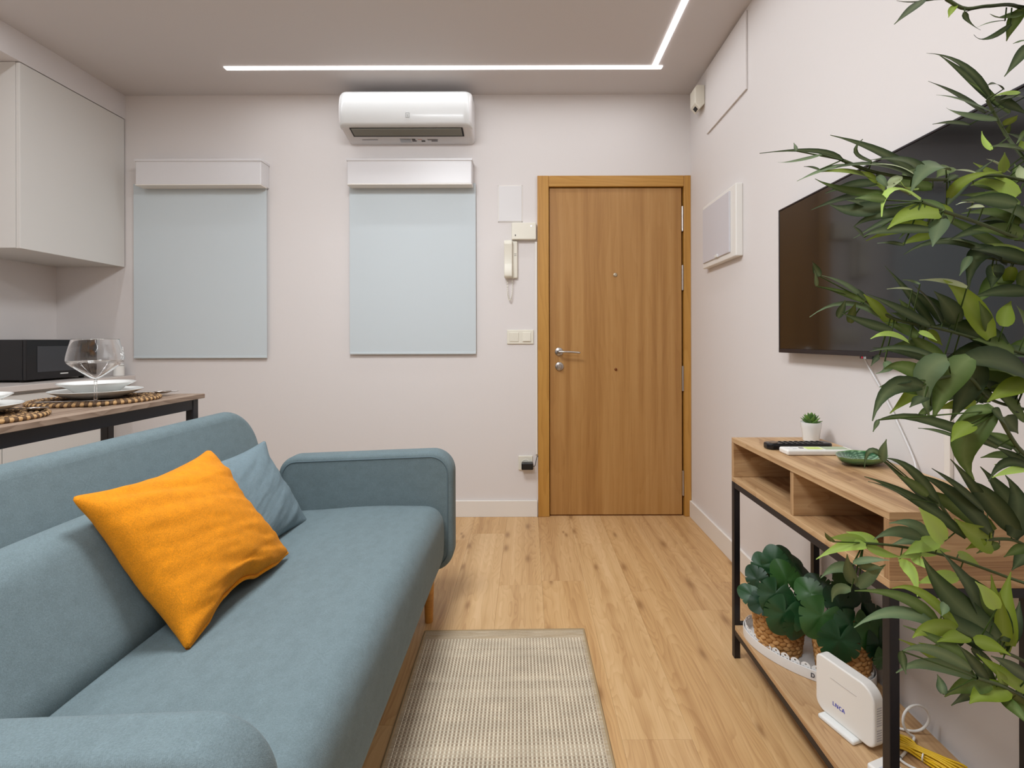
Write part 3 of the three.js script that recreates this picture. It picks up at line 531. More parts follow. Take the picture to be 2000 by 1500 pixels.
// ───────────────────────── fittings on the door wall ─────────────────────────
{
  const z = ROOM.back;
  const hatch = thing('access_panel', 'small square white access panel beside the door frame', 'access panel', [-0.104, 1.937, z]);
  mesh('cover', round(0.142, 0.219, 0.006, 0.002, 0, 0, 0.004), M.matteWhite, hatch); mesh('rim', merge([box(0.15, 0.004, 0.003, 0, 0.1115, 0.0015), box(0.15, 0.004, 0.003, 0, -0.1115, 0.0015), box(0.004, 0.227, 0.003, -0.073, 0, 0.0015), box(0.004, 0.227, 0.003, 0.073, 0, 0.0015)]), M.trim, hatch);
  const unit = thing('door_control_box', 'flat white control box with a tiny light left of the door frame', 'control box', [-0.02, 1.762, z]);
  mesh('housing', round(0.15, 0.104, 0.034, 0.005, 0, 0, 0.017), M.creamPlastic, unit);
  mesh('indicator', new THREE.SphereGeometry(0.004, 12, 8).scale(1, 1, 0.5), new THREE.MeshStandardMaterial({ color: 0xffffff, emissive: 0xb9c4ff, emissiveIntensity: 1.1 }), unit, 0.045, 0.03, 0.034);
  mesh('microphone', new THREE.SphereGeometry(0.004, 10, 6).scale(0.8, 1.6, 0.4), M.gap, unit, -0.052, -0.027, 0.034);

  const phone = thing('entry_phone', 'cream entry phone handset hanging under the control box', 'intercom', [-0.103, 1.588, z]);
  mesh('cradle', round(0.08, 0.23, 0.022, 0.008, 0.004, 0, 0.011), M.creamPlastic, phone);
  const hs = new THREE.Shape(); hs.moveTo(0.022, 0.118); hs.quadraticCurveTo(0.056, 0.118, 0.056, 0.09); hs.quadraticCurveTo(0.045, 0.02, 0.05, -0.03); hs.quadraticCurveTo(0.062, -0.07, 0.06, -0.098); hs.quadraticCurveTo(0.058, -0.114, 0.04, -0.114); hs.lineTo(0.022, -0.114); hs.closePath();
  const handset = mesh('handset', extrude(hs, 0.05, 0.006, 3).rotateY(-Math.PI / 2).translate(0.012, 0, 0), M.creamPlastic, phone);
  for (const y of [0.045, 0.035]) mesh('slot', round(0.014, 0.003, 0.001, 0.0004), M.louver, phone, 0.03, y - 0.01, 0.0225);
  const coil = []; for (let i = 0; i <= 160; i++) { const t = i / 160, a = t * 2 * Math.PI * 26, q = t * Math.PI; coil.push([-0.016 * Math.cos(q) - 0.004 + Math.cos(a) * 0.0028, -0.115 - 0.135 * Math.pow(Math.sin(q), 0.75), 0.022 + Math.sin(a) * 0.0028]); }
  mesh('coiled_cord', tube(coil, 0.0016, 420, 5), M.creamPlastic, phone);

  const sw = thing('light_switch', 'white double light switch beside the door frame', 'light switch', [-0.044, 1.112, z]);
  mesh('frame', round(0.164, 0.088, 0.009, 0.004, 0, 0, 0.0045), M.creamPlastic, sw);
  mesh('rocker', round(0.056, 0.056, 0.006, 0.002, -0.038, 0, 0.0105), M.creamPlastic, sw).rotation.x = 0.04; mesh('rocker', round(0.05, 0.056, 0.008, 0.002, 0.04, 0, 0.0115), M.creamPlastic, sw).rotation.x = -0.05;

  const so = thing('wall_socket', 'white wall socket low beside the door frame', 'socket', [-0.013, 0.333, z]);
  mesh('plate', round(0.088, 0.088, 0.01, 0.004, 0, 0, 0.005), M.creamPlastic, so);
  mesh('socket_well', new THREE.TorusGeometry(0.0215, 0.002, 8, 28), M.creamPlastic, so, 0, 0, 0.01);
  const plug = thing('power_adapter', 'black power adapter plugged into the low wall socket', 'adapter', [-0.002, 0.322, z + 0.0115]);
  mesh('case', round(0.072, 0.042, 0.046, 0.006, 0, 0, 0.0235), M.blackPlastic, plug);
  mesh('cable', tube([[0.034, -0.004, 0.024], [0.046, -0.002, 0.02], [0.052, 0.02, 0.012], [0.06, 0.05, 0.006], [0.067, 0.056, 0.004]], 0.0022, 24, 6), M.blackPlastic, plug);
  const duct = mesh('cable_duct', span(0.049, 0.062, 0.385, 1.70, z, z + 0.012, 0.002), M.trim, scene); tag(duct, 'thin white cable duct running down the door frame', 'cable duct');
}

// ───────────────────────── fittings on the television wall ─────────────────────────
{
  const x = ROOM.right;
  const h = thing('ceiling_hatch_panel', 'large flush white hatch panel high on the television wall', 'hatch', [x, 2.42, -2.472]);
  mesh('panel', round(0.009, 0.363, 0.49, 0.003, -0.0045, 0, 0), M.wall, h);
  const fb = thing('fuse_box', 'white wall fuse box with grey door beside the entrance door', 'fuse box', [x, 1.656, -2.493]);
  mesh('frame', merge([round(0.034, 0.342, 0.43, 0.005, -0.017, 0, 0)]), M.whitePlastic, fb);
  const dr = mesh('door', round(0.008, 0.296, 0.352, 0.003, -0.037, 0.004, -0.022), material(0xcfcdd2, 0.3), fb);
  mesh('latch', round(0.008, 0.016, 0.036, 0.003, -0.043, -0.136, 0.0), M.china, dr);
  const sn = thing('motion_sensor', 'cream motion sensor in the corner under the ceiling', 'sensor', [x - 0.0005, 2.405, -2.80]);
  const ps = new THREE.Shape(); ps.moveTo(0, 0.028); ps.lineTo(0, 0.135); ps.lineTo(0.045, 0.135); ps.lineTo(0.058, 0.118); ps.lineTo(0.058, 0.03); ps.lineTo(0.03, 0.0); ps.closePath();
  mesh('housing', extrude(ps, 0.082, 0.006, 2).rotateY(Math.PI).translate(0, 0, 0.041), M.creamPlastic, sn);
  const eye = mesh('lens', round(0.022, 0.004, 0.034, 0.0015), M.gap, sn, -0.043, 0.011, 0.005); eye.rotation.z = -0.82;

  const tv = thing('television', 'black flat screen television mounted on the wall above the console', 'television', [0.97, 1.315, -1.395]);
  mesh('casing', round(0.02, 0.545, 0.955, 0.006, 0.010, 0, 0), M.blackPlastic, tv);
  mesh('screen', round(0.002, 0.525, 0.94, 0.0008, -0.0006, 0.004, 0), M.screen, tv);
  mesh('bezel', merge([span(-0.003, 0.003, -0.2735, -0.259, -0.4775, 0.4775), span(-0.003, 0.003, 0.2675, 0.2735, -0.4775, 0.4775), span(-0.003, 0.003, -0.2735, 0.2735, -0.4775, -0.4705), span(-0.003, 0.003, -0.2735, 0.2735, 0.4705, 0.4775)]), material(0x17131a, 0.35), tv);
  mesh('mount', span(0.02, 0.0418, -0.15, 0.15, -0.22, 0.22, 0.003), M.blackMetal, tv);
  const badge = mesh('badge', round(0.008, 0.008, 0.052, 0.002, 0.0, -0.2765, 0.006), M.blackPlastic, tv);
  mesh('badge_letters', lettering('LG', 0.006).rotateY(-Math.PI / 2).translate(-0.0041, -0.2765, 0.003), material(0xd9d9d9, 0.4), badge);
  mesh('badge_dot', new THREE.CylinderGeometry(0.0032, 0.0032, 0.0008, 16).rotateZ(Math.PI / 2).translate(-0.0042, -0.2765, -0.0085), material(0xb3122f, 0.4), badge);
  const cable = mesh('television_cable', tube([[0.985, 1.05, -1.43], [0.997, 1.02, -1.428], [1.003, 0.95, -1.38], [1.004, 0.85, -1.31], [1.003, 0.775, -1.262], [0.998, 0.757, -1.25]], 0.0025, 40, 8), M.matteWhite, scene); tag(cable, 'thin white cable slanting down the wall below the television', 'cable');
  const duct = mesh('cable_duct', span(x - 0.01, x, 0.756, 1.045, -1.172, -1.155, 0.002), M.trim, scene); tag(duct, 'white cable duct rising from the console to the television', 'cable duct');
}

// ───────────────────────── console under the television ─────────────────────────
const CONSOLE = 0.753, SHELF = 0.115;
{
  const t = thing('console_table', 'oak console with two open compartments on a black metal frame', 'console', [0, 0, 0]);
  const x0 = 0.706, x1 = 0.998, z0 = -1.684, z1 = -0.95, b = 0.016; let k = 0;
  const board = (name, a, c, d, e, f, g, grain) => mesh(name, boxUV(span(a, c, d, e, f, g, 0.0012), grain, 0.13 * k, 0.37 * k++, 1 / 1.2, 1 / 0.4), standWood, t);
  board('top_board', x0, x1, CONSOLE - b, CONSOLE, z0, z1, 'z');
  board('bottom_board', x0, x1, 0.603, 0.603 + b, z0, z1, 'z');
  const y0 = 0.603 + b + 0.0004, y1 = CONSOLE - b - 0.0004, zm = (z0 + z1) / 2 + 0.008;
  board('side_board', x0, x1, y0, y1, z0, z0 + b, 'x'); board('side_board', x0, x1, y0, y1, z1 - b, z1, 'x'); board('divider', x0 + 0.004, x1 - 0.013, y0, y1, zm - b / 2, zm + b / 2, 'x');
  board('back_board', x1 - 0.012, x1, y0, y1, z0 + b + 0.0004, z1 - b - 0.0004, 'z');
  board('shelf_board', x0 + 0.001, x1 - 0.001, SHELF - b, SHELF, z0 + 0.021, z1 - 0.021, 'z');
  const L = 0.02;
  for (const x of [x0, x1 - L]) for (const z of [z0, z1 - L]) mesh('leg', span(x, x + L, 0, 0.6025, z, z + L, 0.0012), M.blackMetal, t);
  for (const x of [x0, x1 - L]) { mesh('rail', span(x + 0.001, x + L - 0.001, 0.5835, 0.6025, z0 + L, z1 - L, 0.001), M.blackMetal, t); mesh('rail', span(x + 0.001, x + L - 0.001, 0.08, SHELF - b - 0.0004, z0 + L, z1 - L, 0.001), M.blackMetal, t); }
  for (const z of [z0, z1 - L]) { mesh('rail', span(x0 + L, x1 - L, 0.5835, 0.6025, z + 0.001, z + L - 0.001, 0.001), M.blackMetal, t); mesh('rail', span(x0 + L, x1 - L, 0.08, SHELF + 0.004, z + 0.001, z + L - 0.001, 0.001), M.blackMetal, t); }

  // succulent
  const s = thing('potted_succulent', 'small green succulent in a white pot on the console', 'plant', [0.945, CONSOLE, -1.622]);
  mesh('pot', lathe([[0, 0], [0.0235, 0], [0.0245, 0.002], [0.0285, 0.04], [0.0305, 0.045], [0.032, 0.062], [0.031, 0.063], [0.029, 0.058], [0, 0.056]], 36), M.china, s);
  const green = [material(0x55792f, 0.6), material(0x6b8f3c, 0.6), material(0x476a2c, 0.6)];
  const leaf = lathe([[0, 0], [0.005, 0.003], [0.0072, 0.016], [0.006, 0.026], [0.0025, 0.035], [0, 0.0385]], 8).scale(1, 1, 0.42).translate(0, 0, 0);
  for (let i = 0; i < 26; i++) { const ring = i / 26, m = mesh('leaf', leaf, green[i % 3], s, 0, 0.056, 0); m.rotation.set(0, i * 2.39996, 0, 'YXZ'); m.rotation.x = 0.18 + ring * 1.12; const q = 1.05 - 0.1 * ring; m.scale.set(q, q, q); }

  // remotes
  const white = thing('remote_control', 'white air conditioner remote with green display on the console', 'remote control', [0.853, CONSOLE, -1.437], { turn: -0.02 });
  mesh('case', round(0.196, 0.017, 0.052, 0.006, 0, 0.0085, 0, 3), M.whitePlastic, white);
  mesh('display', round(0.068, 0.001, 0.036, 0.0003, 0.052, 0.0172, 0), material(0x9fb08a, 0.25), white);
  mesh('label', round(0.045, 0.0008, 0.03, 0.0003, -0.01, 0.0171, 0), material(0xcfe27e, 0.4), white);
  for (const [x, z] of [[-0.045, 0], [-0.07, 0.01], [-0.07, -0.01]]) mesh('button', round(0.012, 0.002, 0.009, 0.0008, x, 0.0175, z), x === -0.045 ? M.louver : M.matteWhite, white);
  const black = thing('remote_control', 'black television remote lying behind the white one', 'remote control', [0.838, CONSOLE, -1.510], { turn: 0.03 });
  const bs = roundRect(-0.102, -0.022, 0.102, 0.022, 0.016); mesh('case', extrude(bs, 0.019, 0.005, 3).rotateX(-Math.PI / 2), M.blackPlastic, black);
  for (let i = 0; i < 8; i++) for (const z of [-0.011, 0, 0.011]) mesh('button', round(0.008, 0.002, 0.006, 0.0008, -0.05 + i * 0.017, 0.0195, z), M.gap, black);
  mesh('wheel', new THREE.CylinderGeometry(0.012, 0.013, 0.003, 24).translate(-0.076, 0.0198, 0), material(0x6d5a48, 0.4), black);

  // leaf dish
  {
    const d = thing('leaf_dish', 'small green ceramic leaf shaped dish on the console', 'dish', [0.905, CONSOLE, -1.318], { turn: 0.35 });
    const A = 72, Rn = 16, pos = [], col = [], idx = [], cd = new THREE.Color(0x14502f), cl = new THREE.Color(0x9cc79f), cr = new THREE.Color(0x86b06a), cc = new THREE.Color();
    const edge = (a) => { const c = Math.cos(a), s2 = Math.sin(a); return [0.082 * Math.sign(c) * Math.pow(Math.abs(c), 1.05), 0.052 * Math.sign(s2) * Math.pow(Math.abs(s2), 1.35)]; };
    for (const side of [1, -1]) for (let r = 0; r <= Rn; r++) for (let i = 0; i <= A; i++) {
      const q = r / Rn, [ex, ez] = edge(i / A * 2 * Math.PI), x = ex * q, z = ez * q, y = (side > 0 ? 0.0055 : 0) + 0.02 * Math.pow(q, 3) - (side < 0 ? 0.003 * Math.pow(q, 3) : 0) + 0.0007 * Math.sin(i / A * 2 * Math.PI * 9) * q * q * q;
      pos.push(x * (side < 0 && q < 0.99 ? 0.97 : 1), side < 0 && q > 0.99 ? 0.0255 + 0.0007 * Math.sin(i / A * 2 * Math.PI * 9) : Math.max(y, 0.0002), z * (side < 0 && q < 0.99 ? 0.97 : 1));
      const vein = Math.max(Math.exp(-Math.pow(z / 0.0018, 2)), Math.pow(0.5 + 0.5 * Math.cos((Math.abs(z) * 1.1 + x) / 0.0105 * 2 * Math.PI), 8));
      cc.copy(cd).lerp(cl, side > 0 ? vein * 0.7 : 0); if (q > 0.95) cc.lerp(cr, 0.75); col.push(cc.r, cc.g, cc.b);
    }
    const row = A + 1, block = row * (Rn + 1);
    for (const o of [0, 1]) for (let r = 0; r < Rn; r++) for (let i = 0; i < A; i++) { const a = o * block + r * row + i, b2 = a + 1, c2 = a + row, e = c2 + 1; if (!o) idx.push(a, b2, e, a, e, c2); else idx.push(a, e, b2, a, c2, e); }
    const g = new THREE.BufferGeometry(); g.setAttribute('position', new THREE.Float32BufferAttribute(pos, 3)); g.setAttribute('color', new THREE.Float32BufferAttribute(col, 3)); g.setIndex(idx); g.computeVertexNormals();
    mesh('bowl', g, new THREE.MeshPhysicalMaterial({ vertexColors: true, roughness: 0.2, clearcoat: 0.7, clearcoatRoughness: 0.05, side: THREE.DoubleSide }), d);
  }

  // oval tray with a lace edge
  {
    const tr = thing('oval_tray', 'white oval tray with lace edge under the two basket plants', 'tray', [0.855, SHELF, -1.505], { turn: Math.atan2(-0.77, 0.64) });
    const A = 96, a0 = 0.186, b0 = 0.112, ring = (k, y, dx = 0) => Array.from({ length: A }, (_, i) => { const t2 = i / A * 2 * Math.PI; return [Math.cos(t2) * (a0 * k + dx), y, Math.sin(t2) * (b0 * k + dx)]; });
    const loft = (rings, closeEnds) => { const p = rings.flat(2), idx = []; for (let r = 0; r < rings.length - 1; r++) for (let i = 0; i < A; i++) { const j = (i + 1) % A, q = r * A; idx.push(q + i, q + A + i, q + j, q + j, q + A + i, q + A + j); } if (closeEnds) for (const r of [0, rings.length - 1]) { const c = p.length / 3; const y = rings[r][0][1]; p.push(0, y, 0); for (let i = 0; i < A; i++) { const j = (i + 1) % A; if (r) idx.push(r * A + i, c, r * A + j); else idx.push(i, j, c); } } const g = new THREE.BufferGeometry(); g.setAttribute('position', new THREE.Float32BufferAttribute(p, 3)); g.setIndex(idx); g.computeVertexNormals(); return g; };
    mesh('base', loft([ring(0.98, 0), ring(1, 0.002), ring(1, 0.0295), ring(1, 0.031, -0.0015), ring(1, 0.0295, -0.003), ring(1, 0.005, -0.003), ring(0.97, 0.004, -0.004)], true).scale(1, 1, 1), material(0xe4e2df, 0.4, { side: THREE.DoubleSide }), tr);
    // lace: scalloped, pierced paper standing inside the rim
    const lace = []; const N = 40;
    for (let i = 0; i < N; i++) {
      const t2 = (i + 0.5) / N * 2 * Math.PI, px = Math.cos(t2) * (a0 - 0.007), pz = Math.sin(t2) * (b0 - 0.007), yaw = Math.atan2(-(b0 * Math.cos(t2)), -a0 * Math.sin(t2));
      const seg = 2 * Math.PI * 0.15 / N * 1.03, s2 = new THREE.Shape(); s2.moveTo(-seg / 2, 0.004); s2.lineTo(seg / 2, 0.004); s2.lineTo(seg / 2, 0.036); s2.quadraticCurveTo(0, 0.05, -seg / 2, 0.036); s2.closePath();
      for (const [hx, hy, hr] of [[0, 0.036, 0.0028], [-0.006, 0.028, 0.002], [0.006, 0.028, 0.002], [0, 0.021, 0.0026]]) { const hole = new THREE.Path(); hole.absarc(hx, hy, hr, 0, 2 * Math.PI, true); s2.holes.push(hole); }
      lace.push(new THREE.ExtrudeGeometry(s2, { depth: 0.0008, bevelEnabled: false, curveSegments: 5 }).rotateY(yaw).translate(px, 0, pz));
    }
    mesh('lace_edge', merge(lace), material(0xefeeec, 0.7), tr);
    mesh('letter', lettering('D', 0.013).rotateY(Math.PI).rotateY(Math.PI).translate(0, 0, 0), material(0x54545c, 0.6), tr, 0.062, 0.016, b0 * Math.sqrt(1 - Math.pow(0.062 / a0, 2)) + 0.0004).rotation.y = 0.2;
  }

  // plants in woven baskets
  const wicker = [material(0xc89a62, 0.8), material(0xb2834b, 0.8)], bulge = new THREE.SphereGeometry(1, 7, 5);
  const rows = 9, H = 0.125, strands = [[], []];
  for (let r = 0; r < rows; r++) { const q = (r + 0.5) / rows, R = mix(0.06, 0.0755, q), n = 22; for (let i = 0; i < n; i++) { const a = (i + (r % 2) * 0.5) / n * 2 * Math.PI; strands[(i * 7 + r * 3) % 2].push(bulge.clone().scale(Math.PI * R / n * 1.28, H / rows * 0.56, 0.0065).rotateZ(r % 2 ? 0.45 : -0.45).rotateY(Math.PI / 2).rotateY(-a).translate(Math.cos(a) * R, q * H, Math.sin(a) * R)); } }
  const rim = []; for (let i = 0; i < 26; i++) { const a = i / 26 * 2 * Math.PI; rim.push(bulge.clone().scale(0.0135, 0.0062, 0.0075).rotateZ(0.5).rotateY(Math.PI / 2).rotateY(-a).translate(Math.cos(a) * 0.077, H + 0.003, Math.sin(a) * 0.077)); }
  const weave = strands.map((l) => merge(l)), rimG = merge(rim), shell = lathe([[0, 0], [0.058, 0], [0.0725, H], [0.068, H], [0.066, H - 0.02], [0, H - 0.02]], 32);
  const leafGreens = [0x19401f, 0x1f4826, 0x2a5220, 0x163820].map((c) => material(c, 0.42, { side: THREE.DoubleSide }));
  function slitLeaf(seed) {
    const r = randomFrom(seed), A = 120, Rn = 4, pos = [0, 0, 0], idx = [], slits = [[0.85, 0.2], [1.3, 0.3], [1.75, 0.24]].map(([a, d]) => [a + (r() - 0.5) * 0.12, d]);
    for (let k = 1; k <= Rn; k++) for (let i = 0; i < A; i++) {
      const a = i / A * 2 * Math.PI, f = Math.abs(a > Math.PI ? 2 * Math.PI - a : a);
      let R = f < 0.9 ? mix(1.08, 0.86, smooth(0, 0.9, f)) : mix(0.86, 0.78, smooth(0.9, 2.4, f)); R *= 1 - 0.82 * smooth(2.72, Math.PI, f);
      for (const [sa, sd] of slits) R *= 1 - sd * Math.exp(-Math.pow((f - sa) / 0.026, 2));
      const q = k / Rn * R, x = Math.sin(a) * q, y = Math.cos(a) * q; pos.push(x, y, -0.2 * q * q + 0.10 * Math.abs(x) + 0.05 * Math.sin(4 * a) * q);
    }
    for (let i = 0; i < A; i++) idx.push(0, 1 + (i + 1) % A, 1 + i);
    for (let k = 0; k < Rn - 1; k++) for (let i = 0; i < A; i++) { const j = (i + 1) % A, a = 1 + k * A; idx.push(a + i, a + j, a + A + j, a + i, a + A + j, a + A + i); }
    const g = new THREE.BufferGeometry(); g.setAttribute('position', new THREE.Float32BufferAttribute(pos, 3)); g.setIndex(idx); g.computeVertexNormals(); return g;
  }
  const leafShapes = [1, 2, 3].map((k) => slitLeaf(500 + k));
  function basketPlant(label, x, z, seed, leaves) {
    const o = thing('potted_monstera', label, 'plant', [x, SHELF + 0.0055, z]);
    const bk = mesh('basket', shell, wicker[1], o); weave.forEach((g, i) => mesh('woven_strands', g, wicker[i], bk)); mesh('braided_rim', rimG, wicker[0], bk);
    mesh('soil', new THREE.CylinderGeometry(0.065, 0.065, 0.01, 28), material(0x17130f, 0.95), o, 0, H - 0.016, 0);
    const r = randomFrom(seed), stemM = material(0x2c4a22, 0.6);
    for (const [lx, ly, lz, size, yaw, pitch, roll] of leaves) {
      const st = mesh('stem', tube([[lx * 0.12, H - 0.015, lz * 0.12], [lx * 0.45, mix(H, ly, 0.6), lz * 0.45], [lx, ly, lz]], 0.0016, 8, 5), stemM, o);
      const lf = mesh('leaf', leafShapes[Math.floor(r() * 3)], leafGreens[Math.floor(r() * 4)], st, lx, ly, lz); lf.scale.setScalar(size); lf.rotation.set(pitch, yaw, roll, 'YXZ');
    }
    return o;
  }
  // x, y, z of the leaf foot from the basket's base, size, yaw, pitch (0 upright, beyond 1.57 hanging), roll
  basketPlant('monstera in a woven basket with leaves reaching the far leg of the console', 0.79, -1.535, 21, [
    [-0.015, 0.27, 0.01, 0.05, -0.3, -0.25, 0.15], [-0.05, 0.255, 0.0, 0.04, -0.5, -0.2, 0.4], [-0.075, 0.225, 0.02, 0.042, -0.6, -0.3, 0.8], [-0.095, 0.18, 0.03, 0.042, -0.4, -0.5, 1.3], [-0.07, 0.17, 0.05, 0.045, -0.1, -0.6, 1.9],
    [0.03, 0.265, -0.03, 0.05, 0.3, -0.7, -0.8], [0.06, 0.25, -0.02, 0.048, 0.5, -0.8, -1.2], [0.075, 0.225, 0.0, 0.045, 0.4, -0.7, -1.7], [0.0, 0.235, 0.05, 0.058, 0.0, -0.4, 0.3], [-0.045, 0.205, 0.07, 0.058, -0.3, -0.35, 2.7],
    [0.01, 0.175, 0.09, 0.064, -0.1, -0.25, 3.0], [-0.03, 0.16, 0.095, 0.066, -0.3, -0.15, 2.8], [0.04, 0.165, 0.08, 0.056, 0.4, -0.3, 3.3], [0.05, 0.20, 0.05, 0.05, 0.6, -0.4, -2.2], [-0.02, 0.2, -0.06, 0.05, 2.8, -0.6, 0.2], [0.0, 0.135, 0.105, 0.052, 0.1, 0.0, 3.14],
  ]);
  basketPlant('monstera in a woven basket standing behind the white router', 0.909, -1.41, 33, [
    [-0.085, 0.195, 0.045, 0.066, -0.35, -0.3, 2.6], [-0.06, 0.15, 0.085, 0.066, -0.2, -0.15, 2.9], [-0.03, 0.22, 0.04, 0.05, 0, -0.4, 0.4], [0.01, 0.24, 0.0, 0.05, 0.2, -0.5, -0.2], [0.045, 0.225, 0.02, 0.052, 0.4, -0.5, -0.9],
    [0.06, 0.18, 0.05, 0.06, 0.3, -0.35, -2.4], [0.05, 0.14, 0.085, 0.056, 0.25, -0.15, 3.3], [0.03, 0.18, 0.075, 0.058, 0.1, -0.3, 3.0], [-0.05, 0.235, -0.02, 0.048, -0.6, -0.5, 0.9], [0.035, 0.23, -0.05, 0.05, 0.8, -0.6, -0.6], [-0.02, 0.185, 0.07, 0.05, -0.1, -0.4, 2.2],
    [-0.085, 0.23, -0.01, 0.05, -0.9, -0.5, 1.2], [0.05, 0.115, 0.1, 0.04, 0.2, 0.05, 3.2],
  ]);

  // router
  const ro = thing('internet_router', 'white upright internet router with blue lettering on the lower shelf', 'router', [0.798, SHELF, -1.214], { turn: Math.atan2(-0.142, 0.047) });
  // local +x runs along the face towards the viewer, local +z is the face normal
  mesh('case', extrude(roundRect(-0.078, 0.012, 0.078, 0.154, [0.026, 0.02, 0.036, 0.016]), 0.032, 0.004, 3, 12).translate(0, 0, -0.016), M.whitePlastic, ro);
  mesh('foot', round(0.098, 0.012, 0.062, 0.005, -0.008, 0.006, 0.004, 3), M.china, ro);
  mesh('status_line', round(0.07, 0.0012, 0.0008, 0.0003, 0.0, 0.112, 0.0163), material(0xb9b2ad, 0.5), ro);
  mesh('lettering', lettering('LNCA', 0.0095).translate(-0.012, 0.052, 0.0158), material(0x3b45b0, 0.4), ro);
  const vents = []; for (let i = 0; i < 14; i++) if (i !== 5) vents.push(round(0.0008, 0.0018, 0.016, 0.0003, 0.0783, 0.035 + i * 0.0058, 0)); mesh('vents', merge(vents), material(0xa8a3a6, 0.6), ro);

  const pb = thing('power_brick', 'white power brick on the shelf beside the router', 'adapter', [0.802, SHELF, -1.052], { turn: 0.35 });
  mesh('case', round(0.062, 0.03, 0.10, 0.006, 0, 0.015, 0, 3), M.whitePlastic, pb); mesh('rating_label', round(0.04, 0.0006, 0.06, 0.0002, 0, 0.0301, 0), material(0xc9c9d2, 0.5), pb);

  const S = SHELF + 0.0042;
  const loop = []; for (let i = 0; i <= 22; i++) { const a = -1.75 + i / 22 * 6.1; loop.push([0.952 + Math.cos(a) * 0.036, S + 0.037 + 0.036 * Math.sin(a), -1.205 + i * 0.0009]); }
  tag(mesh('white_cable', tube([[0.90, S, -1.235], [0.925, S, -1.215], ...loop, [0.925, S + 0.004, -1.17], [0.895, S, -1.15], [0.865, S, -1.13]], 0.003, 110, 8), M.whitePlastic, scene), 'white cable standing in a round loop on the shelf behind the console leg', 'cable');
  tag(mesh('white_cable', tube([[0.845, S + 0.012, -1.135], [0.862, S, -1.115], [0.89, S, -1.09], [0.91, S + 0.012, -1.07], [0.93, S + 0.004, -1.03], [0.9, S, -0.99]], 0.003, 50, 8), M.whitePlastic, scene), 'white cable lying on the shelf beside the power brick', 'cable');
  const coil = thing('network_cable', 'yellow network cable tied in a bundle on the shelf', 'cable', [0.915, SHELF, -1.125], { turn: -0.9 });
  const loops = []; for (let i = 0; i < 8; i++) { const o = (i % 4 - 1.5) * 0.0062, y = 0.0035 + Math.floor(i / 4) * 0.007, w = 0.012 + (i % 4) * 0.004; loops.push(tube([[-0.062, y + 0.004, o * 2.2], [-0.03, y + 0.008, o * 1.8 - 0.006], [0.0, y, o * 0.7], [0.03, y + 0.004, o * 1.5 + 0.004], [0.064, y, o * 2.4], [0.07, y + 0.008, o * 2.4 - w * 0.3], [0.03, y + 0.012, o - 0.004], [-0.02, y + 0.011, o * 0.8], [-0.06, y + 0.009, o * 2]], 0.0027, 44, 6)); }
  mesh('cable_loops', merge(loops), material(0xe2b71a, 0.45), coil); mesh('tie', new THREE.TorusGeometry(0.0135, 0.0016, 6, 20).rotateY(Math.PI / 2).scale(1, 0.75, 1.1).translate(0, 0.0125, 0), M.whitePlastic, coil);
}

